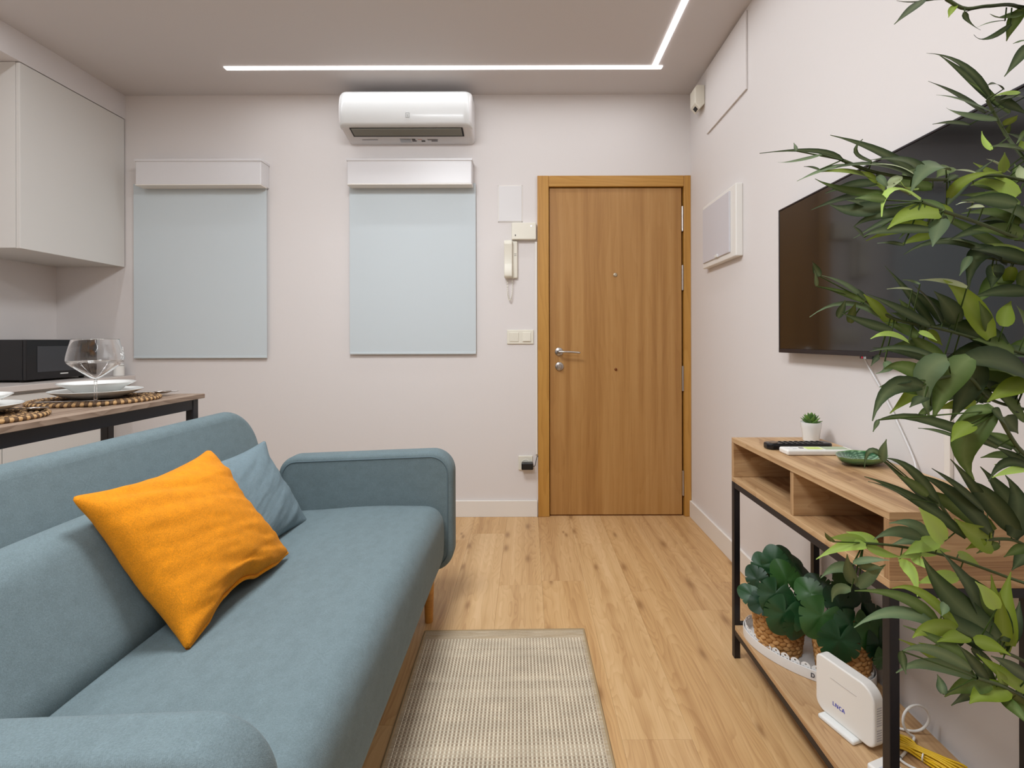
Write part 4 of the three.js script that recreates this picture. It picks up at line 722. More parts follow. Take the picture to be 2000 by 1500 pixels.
// ───────────────────────── tall artificial bamboo ─────────────────────────
// each branch: its points from the trunk outwards, then its leaves: stalk foot, base, control, tip, width, tone
const BRANCHES = [
 [[[.831,1.499,-.755],[.755,1.593,-.741],[.689,1.588,-.727],[.647,1.580,-.720],[.621,1.594,-.720]],[
  [.621,1.594,-.720,.617,1.595,-.721,.573,1.590,-.728,.542,1.587,-.713,0.0107,0],
  [.621,1.594,-.720,.578,1.584,-.708,.537,1.552,-.681,.504,1.522,-.667,0.0113,0],
  [.634,1.587,-.720,.635,1.587,-.722,.631,1.577,-.721,.620,1.563,-.715,0.0131,2],
  [.755,1.593,-.741,.758,1.598,-.743,.700,1.597,-.732,.645,1.572,-.718,0.0236,0],
  [.648,1.581,-.720,.642,1.570,-.713,.648,1.559,-.720,.676,1.550,-.724,0.0065,0],
  [.725,1.591,-.735,.709,1.562,-.721,.680,1.556,-.713,.641,1.534,-.693,0.0066,4],
  [.735,1.592,-.737,.719,1.558,-.723,.686,1.527,-.731,.672,1.548,-.731,0.0107,0],
  [.753,1.593,-.741,.743,1.586,-.731,.724,1.561,-.726,.726,1.541,-.736,0.0199,1],
  [.788,1.552,-.747,.768,1.541,-.744,.740,1.512,-.731,.704,1.477,-.717,0.0127,0],
  [.784,1.557,-.746,.759,1.543,-.738,.762,1.551,-.751,.752,1.547,-.752,0.0050,4],
  [.755,1.593,-.741,.749,1.595,-.726,.713,1.598,-.715,.671,1.586,-.693,0.0215,0],
  [.748,1.593,-.739,.739,1.583,-.732,.715,1.560,-.725,.662,1.555,-.695,0.0183,1]]],
 [[[.823,1.301,-.755],[.795,1.381,-.779],[.789,1.425,-.800],[.757,1.484,-.800]],[
  [.757,1.484,-.800,.763,1.491,-.802,.725,1.561,-.804,.673,1.572,-.819,0.0128,0],
  [.757,1.484,-.800,.779,1.499,-.796,.753,1.506,-.781,.735,1.495,-.777,0.0109,0],
  [.767,1.466,-.800,.759,1.462,-.795,.699,1.487,-.793,.670,1.490,-.796,0.0118,4],
  [.774,1.452,-.800,.770,1.450,-.797,.698,1.449,-.788,.657,1.453,-.762,0.0118,4],
  [.765,1.469,-.800,.801,1.489,-.791,.796,1.500,-.808,.774,1.493,-.807,0.0144,3],
  [.760,1.479,-.800,.768,1.484,-.798,.801,1.479,-.804,.820,1.458,-.797,0.0218,0],
  [.782,1.439,-.800,.783,1.440,-.796,.770,1.439,-.772,.765,1.439,-.758,0.0118,2],
  [.790,1.421,-.798,.744,1.393,-.779,.740,1.408,-.790,.749,1.433,-.801,0.0080,3],
  [.795,1.383,-.780,.806,1.390,-.784,.764,1.396,-.771,.704,1.383,-.739,0.0214,1],
  [.797,1.376,-.778,.766,1.356,-.773,.739,1.369,-.767,.718,1.372,-.760,0.0193,5],
  [.795,1.383,-.780,.742,1.350,-.760,.728,1.360,-.741,.713,1.369,-.726,0.0112,3],
  [.804,1.356,-.772,.776,1.340,-.763,.782,1.354,-.769,.793,1.372,-.784,0.0174,5],
  [.792,1.404,-.790,.788,1.404,-.784,.778,1.411,-.763,.775,1.418,-.751,0.0143,1],
  [.768,1.464,-.800,.718,1.438,-.789,.668,1.434,-.766,.622,1.420,-.746,0.0072,0],
  [.767,1.465,-.800,.820,1.492,-.842,.767,1.551,-.846,.718,1.588,-.849,0.0121,0],
  [.765,1.469,-.800,.793,1.482,-.842,.723,1.509,-.821,.665,1.518,-.806,0.0112,0],
  [.775,1.452,-.800,.828,1.478,-.834,.793,1.513,-.833,.762,1.538,-.843,0.0111,1],
  [.769,1.462,-.800,.829,1.493,-.810,.794,1.488,-.795,.762,1.475,-.783,0.0133,0],
  [.789,1.426,-.800,.831,1.444,-.846,.828,1.452,-.837,.824,1.458,-.828,0.0112,1],
  [.795,1.381,-.779,.842,1.407,-.802,.814,1.423,-.801,.802,1.434,-.812,0.0197,0],
  [.799,1.371,-.776,.774,1.347,-.793,.764,1.364,-.800,.749,1.372,-.798,0.0178,0],
  [.804,1.357,-.772,.804,1.347,-.798,.810,1.365,-.803,.828,1.388,-.826,0.0106,1],
  [.794,1.393,-.785,.838,1.411,-.825,.845,1.430,-.820,.841,1.444,-.811,0.0135,2]]],
 [[[.846,1.301,-.755],[.716,1.335,-.731],[.624,1.323,-.707],[.546,1.316,-.683],[.480,1.326,-.680],[.441,1.341,-.680]],[
  [.441,1.341,-.680,.449,1.345,-.692,.422,1.365,-.686,.328,1.353,-.686,0.0071,0],
  [.441,1.341,-.680,.401,1.342,-.662,.355,1.326,-.652,.321,1.317,-.622,0.0053,4],
  [.441,1.341,-.680,.367,1.347,-.662,.370,1.356,-.670,.377,1.368,-.687,0.0038,0],
  [.478,1.327,-.680,.472,1.334,-.666,.423,1.336,-.649,.449,1.358,-.650,0.0061,0],
  [.562,1.318,-.688,.556,1.319,-.681,.534,1.347,-.671,.470,1.336,-.667,0.0163,0],
  [.547,1.317,-.683,.538,1.316,-.672,.505,1.332,-.662,.444,1.317,-.630,0.0061,5],
  [.549,1.317,-.684,.543,1.311,-.675,.478,1.349,-.671,.396,1.318,-.669,0.0131,0],
  [.446,1.339,-.680,.445,1.335,-.680,.397,1.320,-.657,.356,1.299,-.641,0.0077,4],
  [.441,1.341,-.680,.398,1.321,-.661,.387,1.326,-.662,.374,1.324,-.657,0.0038,0],
  [.490,1.325,-.680,.493,1.316,-.686,.436,1.324,-.662,.392,1.316,-.657,0.0133,2],
  [.492,1.324,-.681,.488,1.310,-.678,.472,1.317,-.672,.459,1.322,-.669,0.0108,2],
  [.511,1.322,-.681,.502,1.291,-.676,.448,1.296,-.691,.406,1.317,-.686,0.0146,1],
  [.491,1.325,-.681,.486,1.317,-.674,.487,1.306,-.664,.493,1.295,-.663,0.0169,4],
  [.522,1.320,-.682,.515,1.316,-.672,.501,1.305,-.669,.482,1.287,-.651,0.0115,5],
  [.546,1.316,-.683,.549,1.304,-.687,.522,1.289,-.669,.509,1.309,-.665,0.0117,3],
  [.605,1.321,-.701,.593,1.330,-.688,.547,1.341,-.666,.520,1.287,-.661,0.0250,4],
  [.625,1.323,-.707,.622,1.328,-.704,.603,1.320,-.695,.600,1.314,-.702,0.0192,0],
  [.611,1.322,-.703,.608,1.294,-.701,.599,1.320,-.674,.643,1.317,-.659,0.0119,2],
  [.668,1.329,-.719,.661,1.332,-.712,.635,1.335,-.703,.610,1.332,-.695,0.0065,5],
  [.753,1.326,-.738,.736,1.306,-.729,.703,1.338,-.737,.675,1.324,-.740,0.0182,3],
  [.732,1.331,-.734,.724,1.307,-.737,.713,1.315,-.741,.698,1.315,-.741,0.0075,5],
  [.665,1.329,-.718,.664,1.328,-.716,.707,1.334,-.736,.729,1.324,-.733,0.0147,0],
  [.578,1.319,-.693,.609,1.318,-.730,.570,1.332,-.742,.518,1.322,-.738,0.0157,1],
  [.551,1.317,-.684,.576,1.332,-.715,.499,1.365,-.691,.424,1.376,-.680,0.0124,0],
  [.491,1.325,-.680,.506,1.317,-.705,.465,1.315,-.700,.436,1.304,-.711,0.0123,0],
  [.511,1.322,-.681,.532,1.306,-.715,.466,1.302,-.705,.416,1.280,-.712,0.0139,0],
  [.491,1.325,-.681,.507,1.326,-.705,.515,1.316,-.706,.504,1.297,-.686,0.0159,2],
  [.541,1.317,-.683,.570,1.343,-.716,.548,1.331,-.701,.530,1.317,-.689,0.0110,1],
  [.540,1.317,-.683,.555,1.299,-.706,.532,1.306,-.693,.499,1.303,-.662,0.0108,0],
  [.610,1.322,-.703,.642,1.352,-.739,.611,1.337,-.713,.590,1.323,-.701,0.0181,1],
  [.606,1.322,-.702,.631,1.292,-.732,.663,1.334,-.733,.692,1.356,-.720,0.0112,0],
  [.753,1.326,-.738,.769,1.317,-.760,.718,1.345,-.749,.677,1.358,-.738,0.0171,2],
  [.655,1.327,-.715,.684,1.327,-.746,.716,1.328,-.751,.727,1.312,-.734,0.0137,1]]],
 [[[.858,1.213,-.755],[.720,1.233,-.705],[.608,1.247,-.655],[.538,1.257,-.630],[.511,1.268,-.630]],[
  [.511,1.268,-.630,.453,1.259,-.616,.423,1.251,-.633,.401,1.269,-.644,0.0189,0],
  [.511,1.268,-.630,.448,1.264,-.607,.428,1.269,-.606,.420,1.271,-.623,0.0166,1],
  [.511,1.268,-.630,.519,1.274,-.641,.453,1.303,-.622,.436,1.241,-.598,0.0117,3],
  [.516,1.266,-.630,.509,1.255,-.626,.445,1.256,-.635,.434,1.239,-.647,0.0121,0],
  [.537,1.258,-.630,.514,1.228,-.615,.430,1.228,-.597,.408,1.215,-.590,0.0133,0],
  [.511,1.268,-.630,.419,1.217,-.605,.402,1.222,-.591,.394,1.227,-.587,0.0062,0],
  [.536,1.258,-.630,.530,1.252,-.625,.489,1.257,-.623,.443,1.226,-.598,0.0256,2],
  [.538,1.257,-.630,.525,1.225,-.628,.510,1.224,-.636,.495,1.215,-.647,0.0150,2],
  [.511,1.268,-.630,.467,1.207,-.603,.451,1.212,-.603,.447,1.213,-.621,0.0041,0],
  [.540,1.257,-.631,.527,1.243,-.619,.515,1.225,-.610,.485,1.201,-.582,0.0169,4],
  [.673,1.239,-.684,.669,1.274,-.665,.644,1.288,-.678,.607,1.284,-.680,0.0182,0],
  [.697,1.236,-.695,.707,1.255,-.699,.681,1.280,-.707,.625,1.271,-.700,0.0206,1],
  [.585,1.251,-.647,.584,1.269,-.637,.555,1.265,-.618,.523,1.254,-.593,0.0058,5],
  [.607,1.247,-.655,.601,1.265,-.640,.574,1.261,-.623,.565,1.258,-.625,0.0051,5],
  [.715,1.234,-.703,.711,1.239,-.697,.672,1.249,-.694,.623,1.243,-.680,0.0190,1],
  [.539,1.257,-.630,.536,1.255,-.627,.530,1.275,-.650,.510,1.276,-.656,0.0157,1],
  [.556,1.255,-.637,.565,1.257,-.647,.555,1.268,-.652,.543,1.274,-.653,0.0147,2],
  [.712,1.234,-.702,.722,1.263,-.700,.689,1.277,-.696,.647,1.277,-.683,0.0239,0],
  [.511,1.268,-.630,.471,1.262,-.649,.436,1.268,-.629,.411,1.269,-.625,0.0159,0],
  [.522,1.264,-.630,.543,1.265,-.659,.530,1.251,-.664,.503,1.226,-.658,0.0108,1],
  [.521,1.264,-.630,.542,1.267,-.659,.503,1.261,-.677,.458,1.232,-.683,0.0115,0],
  [.528,1.261,-.630,.534,1.243,-.648,.506,1.245,-.664,.459,1.224,-.659,0.0126,2],
  [.532,1.260,-.630,.552,1.244,-.667,.532,1.248,-.676,.501,1.238,-.673,0.0143,0],
  [.541,1.257,-.631,.570,1.261,-.667,.553,1.247,-.662,.519,1.225,-.638,0.0164,0],
  [.679,1.239,-.687,.713,1.285,-.704,.681,1.304,-.716,.651,1.307,-.732,0.0173,1],
  [.684,1.238,-.689,.708,1.255,-.709,.656,1.253,-.705,.600,1.231,-.693,0.0189,0],
  [.562,1.254,-.638,.594,1.253,-.680,.581,1.273,-.690,.572,1.285,-.703,0.0153,1],
  [.548,1.256,-.634,.569,1.260,-.658,.562,1.275,-.667,.546,1.282,-.665,0.0135,0],
  [.712,1.234,-.701,.747,1.269,-.725,.719,1.277,-.733,.697,1.273,-.747,0.0223,0]]],
 [[[.827,1.189,-.755],[.751,1.214,-.767],[.697,1.224,-.770]],[
  [.748,1.214,-.767,.742,1.217,-.761,.657,1.268,-.771,.590,1.223,-.762,0.0164,0],
  [.701,1.223,-.770,.693,1.220,-.761,.683,1.206,-.758,.679,1.190,-.764,0.0208,4],
  [.782,1.204,-.762,.771,1.211,-.749,.735,1.229,-.757,.682,1.228,-.747,0.0238,0],
  [.757,1.212,-.766,.761,1.211,-.771,.695,1.259,-.764,.686,1.163,-.757,0.0281,0],
  [.736,1.216,-.768,.732,1.205,-.766,.741,1.188,-.773,.761,1.171,-.789,0.0192,2],
  [.765,1.209,-.765,.764,1.204,-.766,.762,1.187,-.770,.783,1.171,-.793,0.0157,2],
  [.792,1.200,-.761,.764,1.163,-.742,.715,1.166,-.735,.677,1.154,-.739,0.0186,0],
  [.780,1.204,-.762,.769,1.197,-.753,.772,1.179,-.758,.761,1.157,-.753,0.0188,1],
  [.702,1.223,-.770,.706,1.240,-.771,.671,1.247,-.759,.623,1.240,-.731,0.0175,1],
  [.767,1.208,-.764,.813,1.224,-.808,.722,1.281,-.802,.636,1.303,-.787,0.0157,1],
  [.786,1.202,-.762,.833,1.224,-.803,.777,1.243,-.797,.708,1.238,-.775,0.0230,2],
  [.762,1.210,-.765,.787,1.195,-.795,.733,1.174,-.770,.698,1.144,-.757,0.0260,1],
  [.741,1.215,-.768,.763,1.212,-.791,.736,1.190,-.767,.722,1.169,-.757,0.0178,0],
  [.781,1.204,-.762,.815,1.193,-.799,.833,1.178,-.812,.831,1.159,-.810,0.0147,0],
  [.795,1.199,-.760,.831,1.194,-.798,.850,1.173,-.813,.853,1.149,-.822,0.0180,0],
  [.705,1.222,-.770,.747,1.239,-.814,.697,1.247,-.786,.662,1.248,-.776,0.0167,2]]],
 [[[.838,1.038,-.755],[.718,1.077,-.733],[.606,1.105,-.711],[.523,1.122,-.700],[.486,1.147,-.700]],[
  [.691,1.084,-.728,.684,1.092,-.718,.637,1.160,-.710,.599,1.176,-.701,0.0261,2],
  [.627,1.100,-.715,.634,1.165,-.701,.604,1.178,-.705,.574,1.177,-.712,0.0080,5],
  [.547,1.117,-.703,.548,1.161,-.692,.526,1.164,-.686,.499,1.160,-.675,0.0039,5],
  [.556,1.115,-.704,.554,1.168,-.686,.553,1.176,-.700,.534,1.175,-.692,0.0031,4],
  [.605,1.105,-.711,.614,1.116,-.719,.580,1.152,-.705,.539,1.166,-.679,0.0212,0],
  [.628,1.100,-.715,.633,1.115,-.716,.611,1.141,-.706,.580,1.159,-.694,0.0212,0],
  [.562,1.114,-.705,.559,1.118,-.700,.548,1.136,-.704,.544,1.149,-.711,0.0159,1],
  [.486,1.147,-.700,.406,1.178,-.675,.402,1.190,-.679,.391,1.198,-.667,0.0084,0],
  [.486,1.147,-.700,.406,1.165,-.682,.403,1.176,-.679,.389,1.184,-.659,0.0047,4],
  [.486,1.147,-.700,.486,1.148,-.700,.444,1.173,-.679,.399,1.177,-.659,0.0072,4],
  [.488,1.146,-.700,.483,1.145,-.693,.471,1.158,-.692,.462,1.167,-.698,0.0102,0],
  [.487,1.146,-.700,.479,1.144,-.690,.445,1.161,-.697,.406,1.165,-.681,0.0071,1],
  [.518,1.125,-.700,.517,1.122,-.700,.486,1.141,-.684,.473,1.154,-.684,0.0127,2],
  [.512,1.129,-.700,.503,1.122,-.694,.452,1.161,-.692,.412,1.123,-.710,0.0071,4],
  [.486,1.147,-.700,.443,1.122,-.694,.442,1.135,-.680,.442,1.145,-.676,0.0103,0],
  [.529,1.120,-.701,.521,1.103,-.695,.476,1.112,-.688,.438,1.128,-.679,0.0119,0],
  [.586,1.109,-.708,.577,1.110,-.697,.523,1.137,-.694,.467,1.153,-.669,0.0143,0],
  [.559,1.115,-.705,.545,1.086,-.695,.505,1.106,-.682,.484,1.091,-.686,0.0119,3],
  [.571,1.112,-.706,.559,1.094,-.696,.546,1.110,-.711,.531,1.116,-.723,0.0166,1],
  [.571,1.112,-.706,.558,1.101,-.693,.565,1.097,-.684,.570,1.088,-.677,0.0173,3],
  [.624,1.101,-.715,.601,1.056,-.704,.587,1.082,-.720,.569,1.099,-.727,0.0288,1],
  [.623,1.101,-.714,.589,1.058,-.691,.527,1.087,-.676,.456,1.074,-.648,0.0181,0],
  [.719,1.076,-.733,.717,1.078,-.731,.676,1.117,-.749,.629,1.111,-.751,0.0349,0],
  [.760,1.063,-.741,.771,1.070,-.749,.742,1.072,-.747,.699,1.062,-.732,0.0221,4],
  [.529,1.120,-.701,.509,1.059,-.693,.517,1.047,-.683,.472,1.044,-.659,0.0102,4],
  [.706,1.080,-.731,.706,1.109,-.721,.716,1.130,-.730,.745,1.149,-.749,0.0180,2],
  [.687,1.085,-.727,.686,1.101,-.721,.663,1.125,-.705,.646,1.145,-.696,0.0147,1],
  [.745,1.068,-.738,.752,1.102,-.733,.729,1.122,-.715,.701,1.138,-.697,0.0167,1],
  [.737,1.071,-.737,.726,1.071,-.726,.695,1.087,-.728,.650,1.090,-.710,0.0248,1],
  [.711,1.079,-.732,.738,1.084,-.758,.678,1.129,-.747,.610,1.154,-.714,0.0248,1],
  [.618,1.102,-.713,.651,1.113,-.748,.616,1.145,-.741,.561,1.162,-.713,0.0199,0],
  [.561,1.114,-.705,.596,1.112,-.750,.562,1.124,-.728,.528,1.129,-.707,0.0153,1],
  [.500,1.137,-.700,.518,1.136,-.728,.513,1.152,-.741,.497,1.161,-.740,0.0097,0],
  [.533,1.120,-.701,.549,1.111,-.725,.528,1.130,-.728,.505,1.141,-.719,0.0119,2],
  [.486,1.147,-.700,.474,1.115,-.715,.464,1.129,-.694,.458,1.142,-.678,0.0095,1],
  [.594,1.108,-.709,.620,1.108,-.741,.586,1.163,-.748,.538,1.201,-.732,0.0136,0],
  [.580,1.110,-.708,.592,1.084,-.729,.562,1.084,-.730,.530,1.071,-.727,0.0112,1],
  [.584,1.109,-.708,.614,1.103,-.747,.580,1.124,-.735,.538,1.134,-.712,0.0160,0],
  [.583,1.110,-.708,.599,1.102,-.729,.616,1.094,-.736,.633,1.081,-.742,0.0164,2],
  [.637,1.097,-.717,.643,1.046,-.741,.594,1.073,-.749,.537,1.077,-.756,0.0174,0],
  [.726,1.074,-.735,.747,1.070,-.758,.680,1.074,-.740,.632,1.058,-.741,0.0326,0],
  [.766,1.061,-.742,.800,1.083,-.766,.777,1.076,-.771,.733,1.059,-.755,0.0204,1],
  [.523,1.122,-.700,.518,1.067,-.716,.518,1.060,-.724,.502,1.051,-.711,0.0095,0],
  [.678,1.087,-.725,.723,1.115,-.764,.721,1.138,-.772,.726,1.158,-.793,0.0141,1],
  [.758,1.064,-.740,.808,1.097,-.777,.786,1.117,-.764,.751,1.133,-.738,0.0159,0],
  [.725,1.075,-.734,.758,1.071,-.769,.709,1.081,-.758,.668,1.076,-.753,0.0236,0]]],
 [[[.842,.951,-.755],[.671,1.003,-.704],[.591,1.041,-.660],[.545,1.034,-.660]],[
  [.547,1.035,-.660,.548,1.034,-.661,.508,1.063,-.663,.497,1.049,-.678,0.0225,1],
  [.545,1.034,-.660,.510,1.037,-.649,.485,1.037,-.639,.467,1.029,-.641,0.0111,0],
  [.545,1.034,-.660,.533,1.027,-.656,.458,1.045,-.627,.436,.987,-.615,0.0179,0],
  [.545,1.034,-.660,.531,1.013,-.650,.505,1.011,-.628,.483,1.004,-.615,0.0126,0],
  [.575,1.039,-.660,.560,1.063,-.648,.521,1.054,-.661,.547,.981,-.661,0.0280,4],
  [.591,1.041,-.660,.590,1.066,-.647,.565,1.040,-.659,.553,.978,-.664,0.0309,1],
  [.672,1.003,-.705,.670,1.004,-.702,.627,1.028,-.698,.599,.996,-.704,0.0255,0],
  [.653,1.012,-.694,.631,1.000,-.684,.621,.999,-.704,.592,.988,-.705,0.0140,2],
  [.724,.987,-.721,.720,1.029,-.701,.678,1.021,-.690,.630,1.004,-.667,0.0207,2],
  [.723,.987,-.720,.729,1.037,-.708,.640,1.075,-.677,.576,1.054,-.664,0.0402,0],
  [.717,.989,-.719,.728,1.017,-.719,.660,1.035,-.705,.612,1.030,-.711,0.0278,1],
  [.729,.986,-.722,.731,.987,-.724,.683,1.017,-.709,.633,1.034,-.687,0.0280,0],
  [.746,.981,-.727,.742,.971,-.727,.698,.997,-.705,.677,1.013,-.699,0.0215,1],
  [.545,1.034,-.660,.557,1.020,-.681,.521,1.029,-.675,.497,1.023,-.687,0.0209,1],
  [.546,1.035,-.660,.574,1.033,-.694,.555,1.014,-.701,.519,.984,-.697,0.0170,2],
  [.545,1.034,-.660,.559,.995,-.674,.544,.991,-.668,.540,.981,-.677,0.0117,1],
  [.589,1.041,-.660,.619,1.055,-.697,.572,1.025,-.674,.548,.985,-.671,0.0271,0],
  [.594,1.040,-.662,.643,1.060,-.695,.628,1.021,-.692,.599,.974,-.689,0.0299,0],
  [.661,1.008,-.699,.677,.997,-.723,.641,1.013,-.720,.586,1.018,-.694,0.0133,0],
  [.718,.989,-.719,.749,1.022,-.737,.694,1.026,-.709,.656,1.019,-.698,0.0196,2],
  [.743,.981,-.726,.781,1.019,-.748,.723,1.042,-.743,.677,1.044,-.750,0.0383,1],
  [.711,.991,-.717,.741,1.019,-.735,.682,1.031,-.730,.624,1.021,-.726,0.0256,0],
  [.781,.970,-.737,.809,.948,-.770,.811,.975,-.777,.813,.997,-.793,0.0205,1]]],
 [[[.858,.840,-.755],[.654,.944,-.647],[.597,.999,-.620]],[
  [.637,.960,-.639,.610,.950,-.632,.500,1.006,-.639,.448,.984,-.627,0.0108,0],
  [.599,.997,-.621,.531,.969,-.603,.516,.977,-.613,.488,.979,-.608,0.0048,0],
  [.597,.999,-.620,.563,.983,-.617,.535,.978,-.602,.517,.965,-.594,0.0175,2],
  [.597,.999,-.620,.587,1.000,-.615,.568,1.006,-.622,.562,.978,-.637,0.0224,1],
  [.597,.999,-.620,.596,1.003,-.621,.545,.955,-.634,.574,.909,-.625,0.0283,1],
  [.597,.999,-.620,.584,1.003,-.610,.591,.994,-.608,.614,.978,-.622,0.0194,0],
  [.649,.948,-.645,.652,.948,-.648,.631,.962,-.648,.626,.963,-.666,0.0125,1],
  [.696,.923,-.671,.699,.913,-.679,.673,.931,-.677,.637,.943,-.663,0.0100,0],
  [.696,.923,-.671,.680,.917,-.662,.636,.937,-.652,.613,.901,-.647,0.0113,0],
  [.699,.921,-.672,.677,.915,-.659,.633,.919,-.638,.591,.914,-.619,0.0090,3],
  [.597,.999,-.620,.432,.991,-.599,.410,.989,-.573,.397,.984,-.559,0.0041,0],
  [.648,.949,-.644,.685,.935,-.688,.610,.973,-.696,.539,.981,-.702,0.0106,0],
  [.606,.991,-.624,.607,.977,-.644,.579,.970,-.627,.571,.956,-.630,0.0165,2],
  [.597,.999,-.620,.617,.989,-.653,.585,.981,-.643,.554,.966,-.630,0.0214,1],
  [.609,.987,-.626,.656,.983,-.669,.671,.973,-.675,.701,.955,-.695,0.0192,0],
  [.660,.940,-.651,.693,.924,-.689,.642,.934,-.663,.608,.931,-.653,0.0120,1],
  [.685,.928,-.664,.729,.914,-.710,.705,.937,-.704,.687,.950,-.706,0.0094,0],
  [.710,.916,-.678,.742,.902,-.713,.721,.908,-.721,.711,.899,-.741,0.0109,2]]],
 [[[.831,.720,-.755],[.746,.782,-.742],[.659,.794,-.730],[.617,.844,-.730]],[
  [.736,.783,-.740,.735,.789,-.739,.771,.842,-.750,.749,.877,-.763,0.0235,0],
  [.745,.782,-.742,.747,.792,-.742,.696,.869,-.751,.688,.866,-.766,0.0245,0],
  [.683,.791,-.733,.684,.833,-.730,.634,.877,-.721,.602,.898,-.725,0.0125,0],
  [.698,.788,-.735,.686,.803,-.722,.643,.866,-.735,.601,.883,-.748,0.0230,0],
  [.620,.841,-.730,.616,.840,-.728,.589,.906,-.743,.552,.907,-.752,0.0124,0],
  [.617,.844,-.730,.512,.915,-.702,.502,.935,-.686,.501,.951,-.679,0.0104,4],
  [.617,.844,-.730,.510,.922,-.700,.494,.942,-.710,.493,.902,-.712,0.0080,0],
  [.617,.844,-.730,.589,.860,-.716,.557,.884,-.707,.519,.901,-.686,0.0106,1],
  [.659,.794,-.730,.649,.797,-.720,.577,.864,-.728,.519,.879,-.750,0.0139,0],
  [.617,.844,-.730,.559,.857,-.711,.517,.881,-.695,.470,.894,-.672,0.0040,0],
  [.648,.806,-.730,.626,.787,-.731,.585,.825,-.707,.561,.849,-.698,0.0224,3],
  [.704,.788,-.736,.702,.779,-.736,.660,.798,-.720,.622,.829,-.710,0.0351,2],
  [.693,.789,-.735,.681,.790,-.723,.675,.782,-.734,.659,.774,-.732,0.0214,2],
  [.762,.770,-.744,.759,.775,-.739,.742,.770,-.740,.723,.759,-.739,0.0252,1],
  [.746,.782,-.742,.799,.787,-.779,.775,.841,-.788,.747,.880,-.803,0.0231,0],
  [.691,.790,-.734,.726,.823,-.767,.681,.874,-.748,.636,.910,-.732,0.0118,0],
  [.703,.788,-.736,.746,.783,-.779,.669,.836,-.768,.588,.866,-.744,0.0223,1],
  [.652,.802,-.730,.683,.783,-.769,.582,.871,-.744,.512,.926,-.724,0.0134,0],
  [.715,.786,-.738,.755,.762,-.779,.747,.753,-.790,.723,.745,-.784,0.0207,1],
  [.767,.766,-.745,.808,.751,-.784,.787,.741,-.775,.760,.727,-.764,0.0241,0]]],
 [[[.803,.697,-.755],[.775,.705,-.789],[.710,.723,-.823],[.640,.733,-.840],[.580,.739,-.840]],[
  [.679,.727,-.831,.683,.753,-.830,.667,.782,-.838,.617,.776,-.831,0.0160,4],
  [.668,.729,-.833,.662,.755,-.820,.610,.784,-.806,.578,.756,-.813,0.0159,4],
  [.675,.728,-.832,.681,.747,-.834,.650,.749,-.831,.631,.732,-.847,0.0123,4],
  [.693,.725,-.827,.694,.748,-.823,.655,.747,-.813,.628,.729,-.814,0.0197,3],
  [.668,.729,-.833,.675,.719,-.844,.719,.719,-.861,.749,.715,-.862,0.0144,3],
  [.583,.739,-.840,.585,.737,-.843,.555,.753,-.840,.510,.752,-.827,0.0144,3],
  [.580,.739,-.840,.514,.749,-.821,.504,.762,-.814,.486,.775,-.797,0.0103,1],
  [.604,.737,-.840,.605,.736,-.842,.582,.750,-.847,.558,.753,-.853,0.0144,3],
  [.585,.738,-.840,.580,.736,-.834,.545,.743,-.838,.500,.709,-.844,0.0161,3],
  [.584,.739,-.840,.584,.733,-.841,.620,.715,-.847,.655,.709,-.853,0.0143,3],
  [.673,.728,-.832,.675,.723,-.836,.646,.727,-.824,.605,.732,-.796,0.0124,3],
  [.646,.732,-.839,.629,.712,-.824,.633,.721,-.794,.627,.676,-.783,0.0253,3],
  [.662,.730,-.835,.662,.715,-.838,.662,.715,-.819,.663,.709,-.801,0.0162,3],
  [.728,.718,-.814,.720,.693,-.815,.674,.700,-.801,.643,.685,-.806,0.0176,3],
  [.721,.720,-.818,.728,.726,-.823,.762,.711,-.837,.779,.696,-.835,0.0159,3],
  [.580,.739,-.840,.554,.700,-.832,.532,.702,-.845,.506,.678,-.841,0.0142,4],
  [.580,.739,-.840,.552,.676,-.826,.537,.706,-.816,.514,.745,-.783,0.0160,4],
  [.580,.739,-.840,.551,.712,-.824,.562,.732,-.796,.583,.734,-.784,0.0103,4],
  [.580,.739,-.840,.562,.704,-.827,.563,.720,-.798,.577,.719,-.789,0.0113,4],
  [.580,.739,-.840,.557,.672,-.821,.569,.702,-.808,.587,.721,-.798,0.0159,4],
  [.580,.739,-.840,.540,.673,-.813,.524,.671,-.836,.525,.637,-.840,0.0157,4]]],
 [[[.842,.538,-.755],[.729,.616,-.721],[.641,.659,-.687],[.590,.690,-.670],[.565,.697,-.670]],[
  [.565,.697,-.670,.567,.699,-.674,.513,.754,-.658,.433,.757,-.645,0.0130,1],
  [.565,.697,-.670,.555,.701,-.667,.484,.742,-.650,.437,.704,-.652,0.0144,4],
  [.589,.691,-.670,.588,.696,-.668,.544,.756,-.679,.509,.742,-.680,0.0114,2],
  [.670,.645,-.698,.680,.657,-.703,.606,.711,-.713,.575,.774,-.709,0.0304,0],
  [.677,.641,-.701,.687,.652,-.706,.689,.708,-.725,.644,.744,-.730,0.0401,0],
  [.665,.647,-.696,.664,.660,-.691,.611,.665,-.698,.582,.721,-.696,0.0283,0],
  [.699,.630,-.710,.709,.639,-.715,.697,.694,-.719,.719,.744,-.724,0.0203,2],
  [.633,.664,-.684,.638,.723,-.662,.620,.748,-.657,.589,.771,-.641,0.0158,3],
  [.686,.637,-.704,.693,.650,-.707,.682,.691,-.700,.655,.739,-.676,0.0153,2],
  [.589,.690,-.670,.587,.693,-.667,.532,.712,-.651,.497,.704,-.629,0.0197,2],
  [.613,.676,-.678,.610,.678,-.674,.564,.695,-.647,.538,.692,-.640,0.0146,2],
  [.694,.633,-.708,.660,.608,-.688,.598,.659,-.674,.542,.669,-.675,0.0117,2],
  [.625,.669,-.682,.613,.675,-.669,.645,.668,-.678,.661,.657,-.666,0.0198,2],
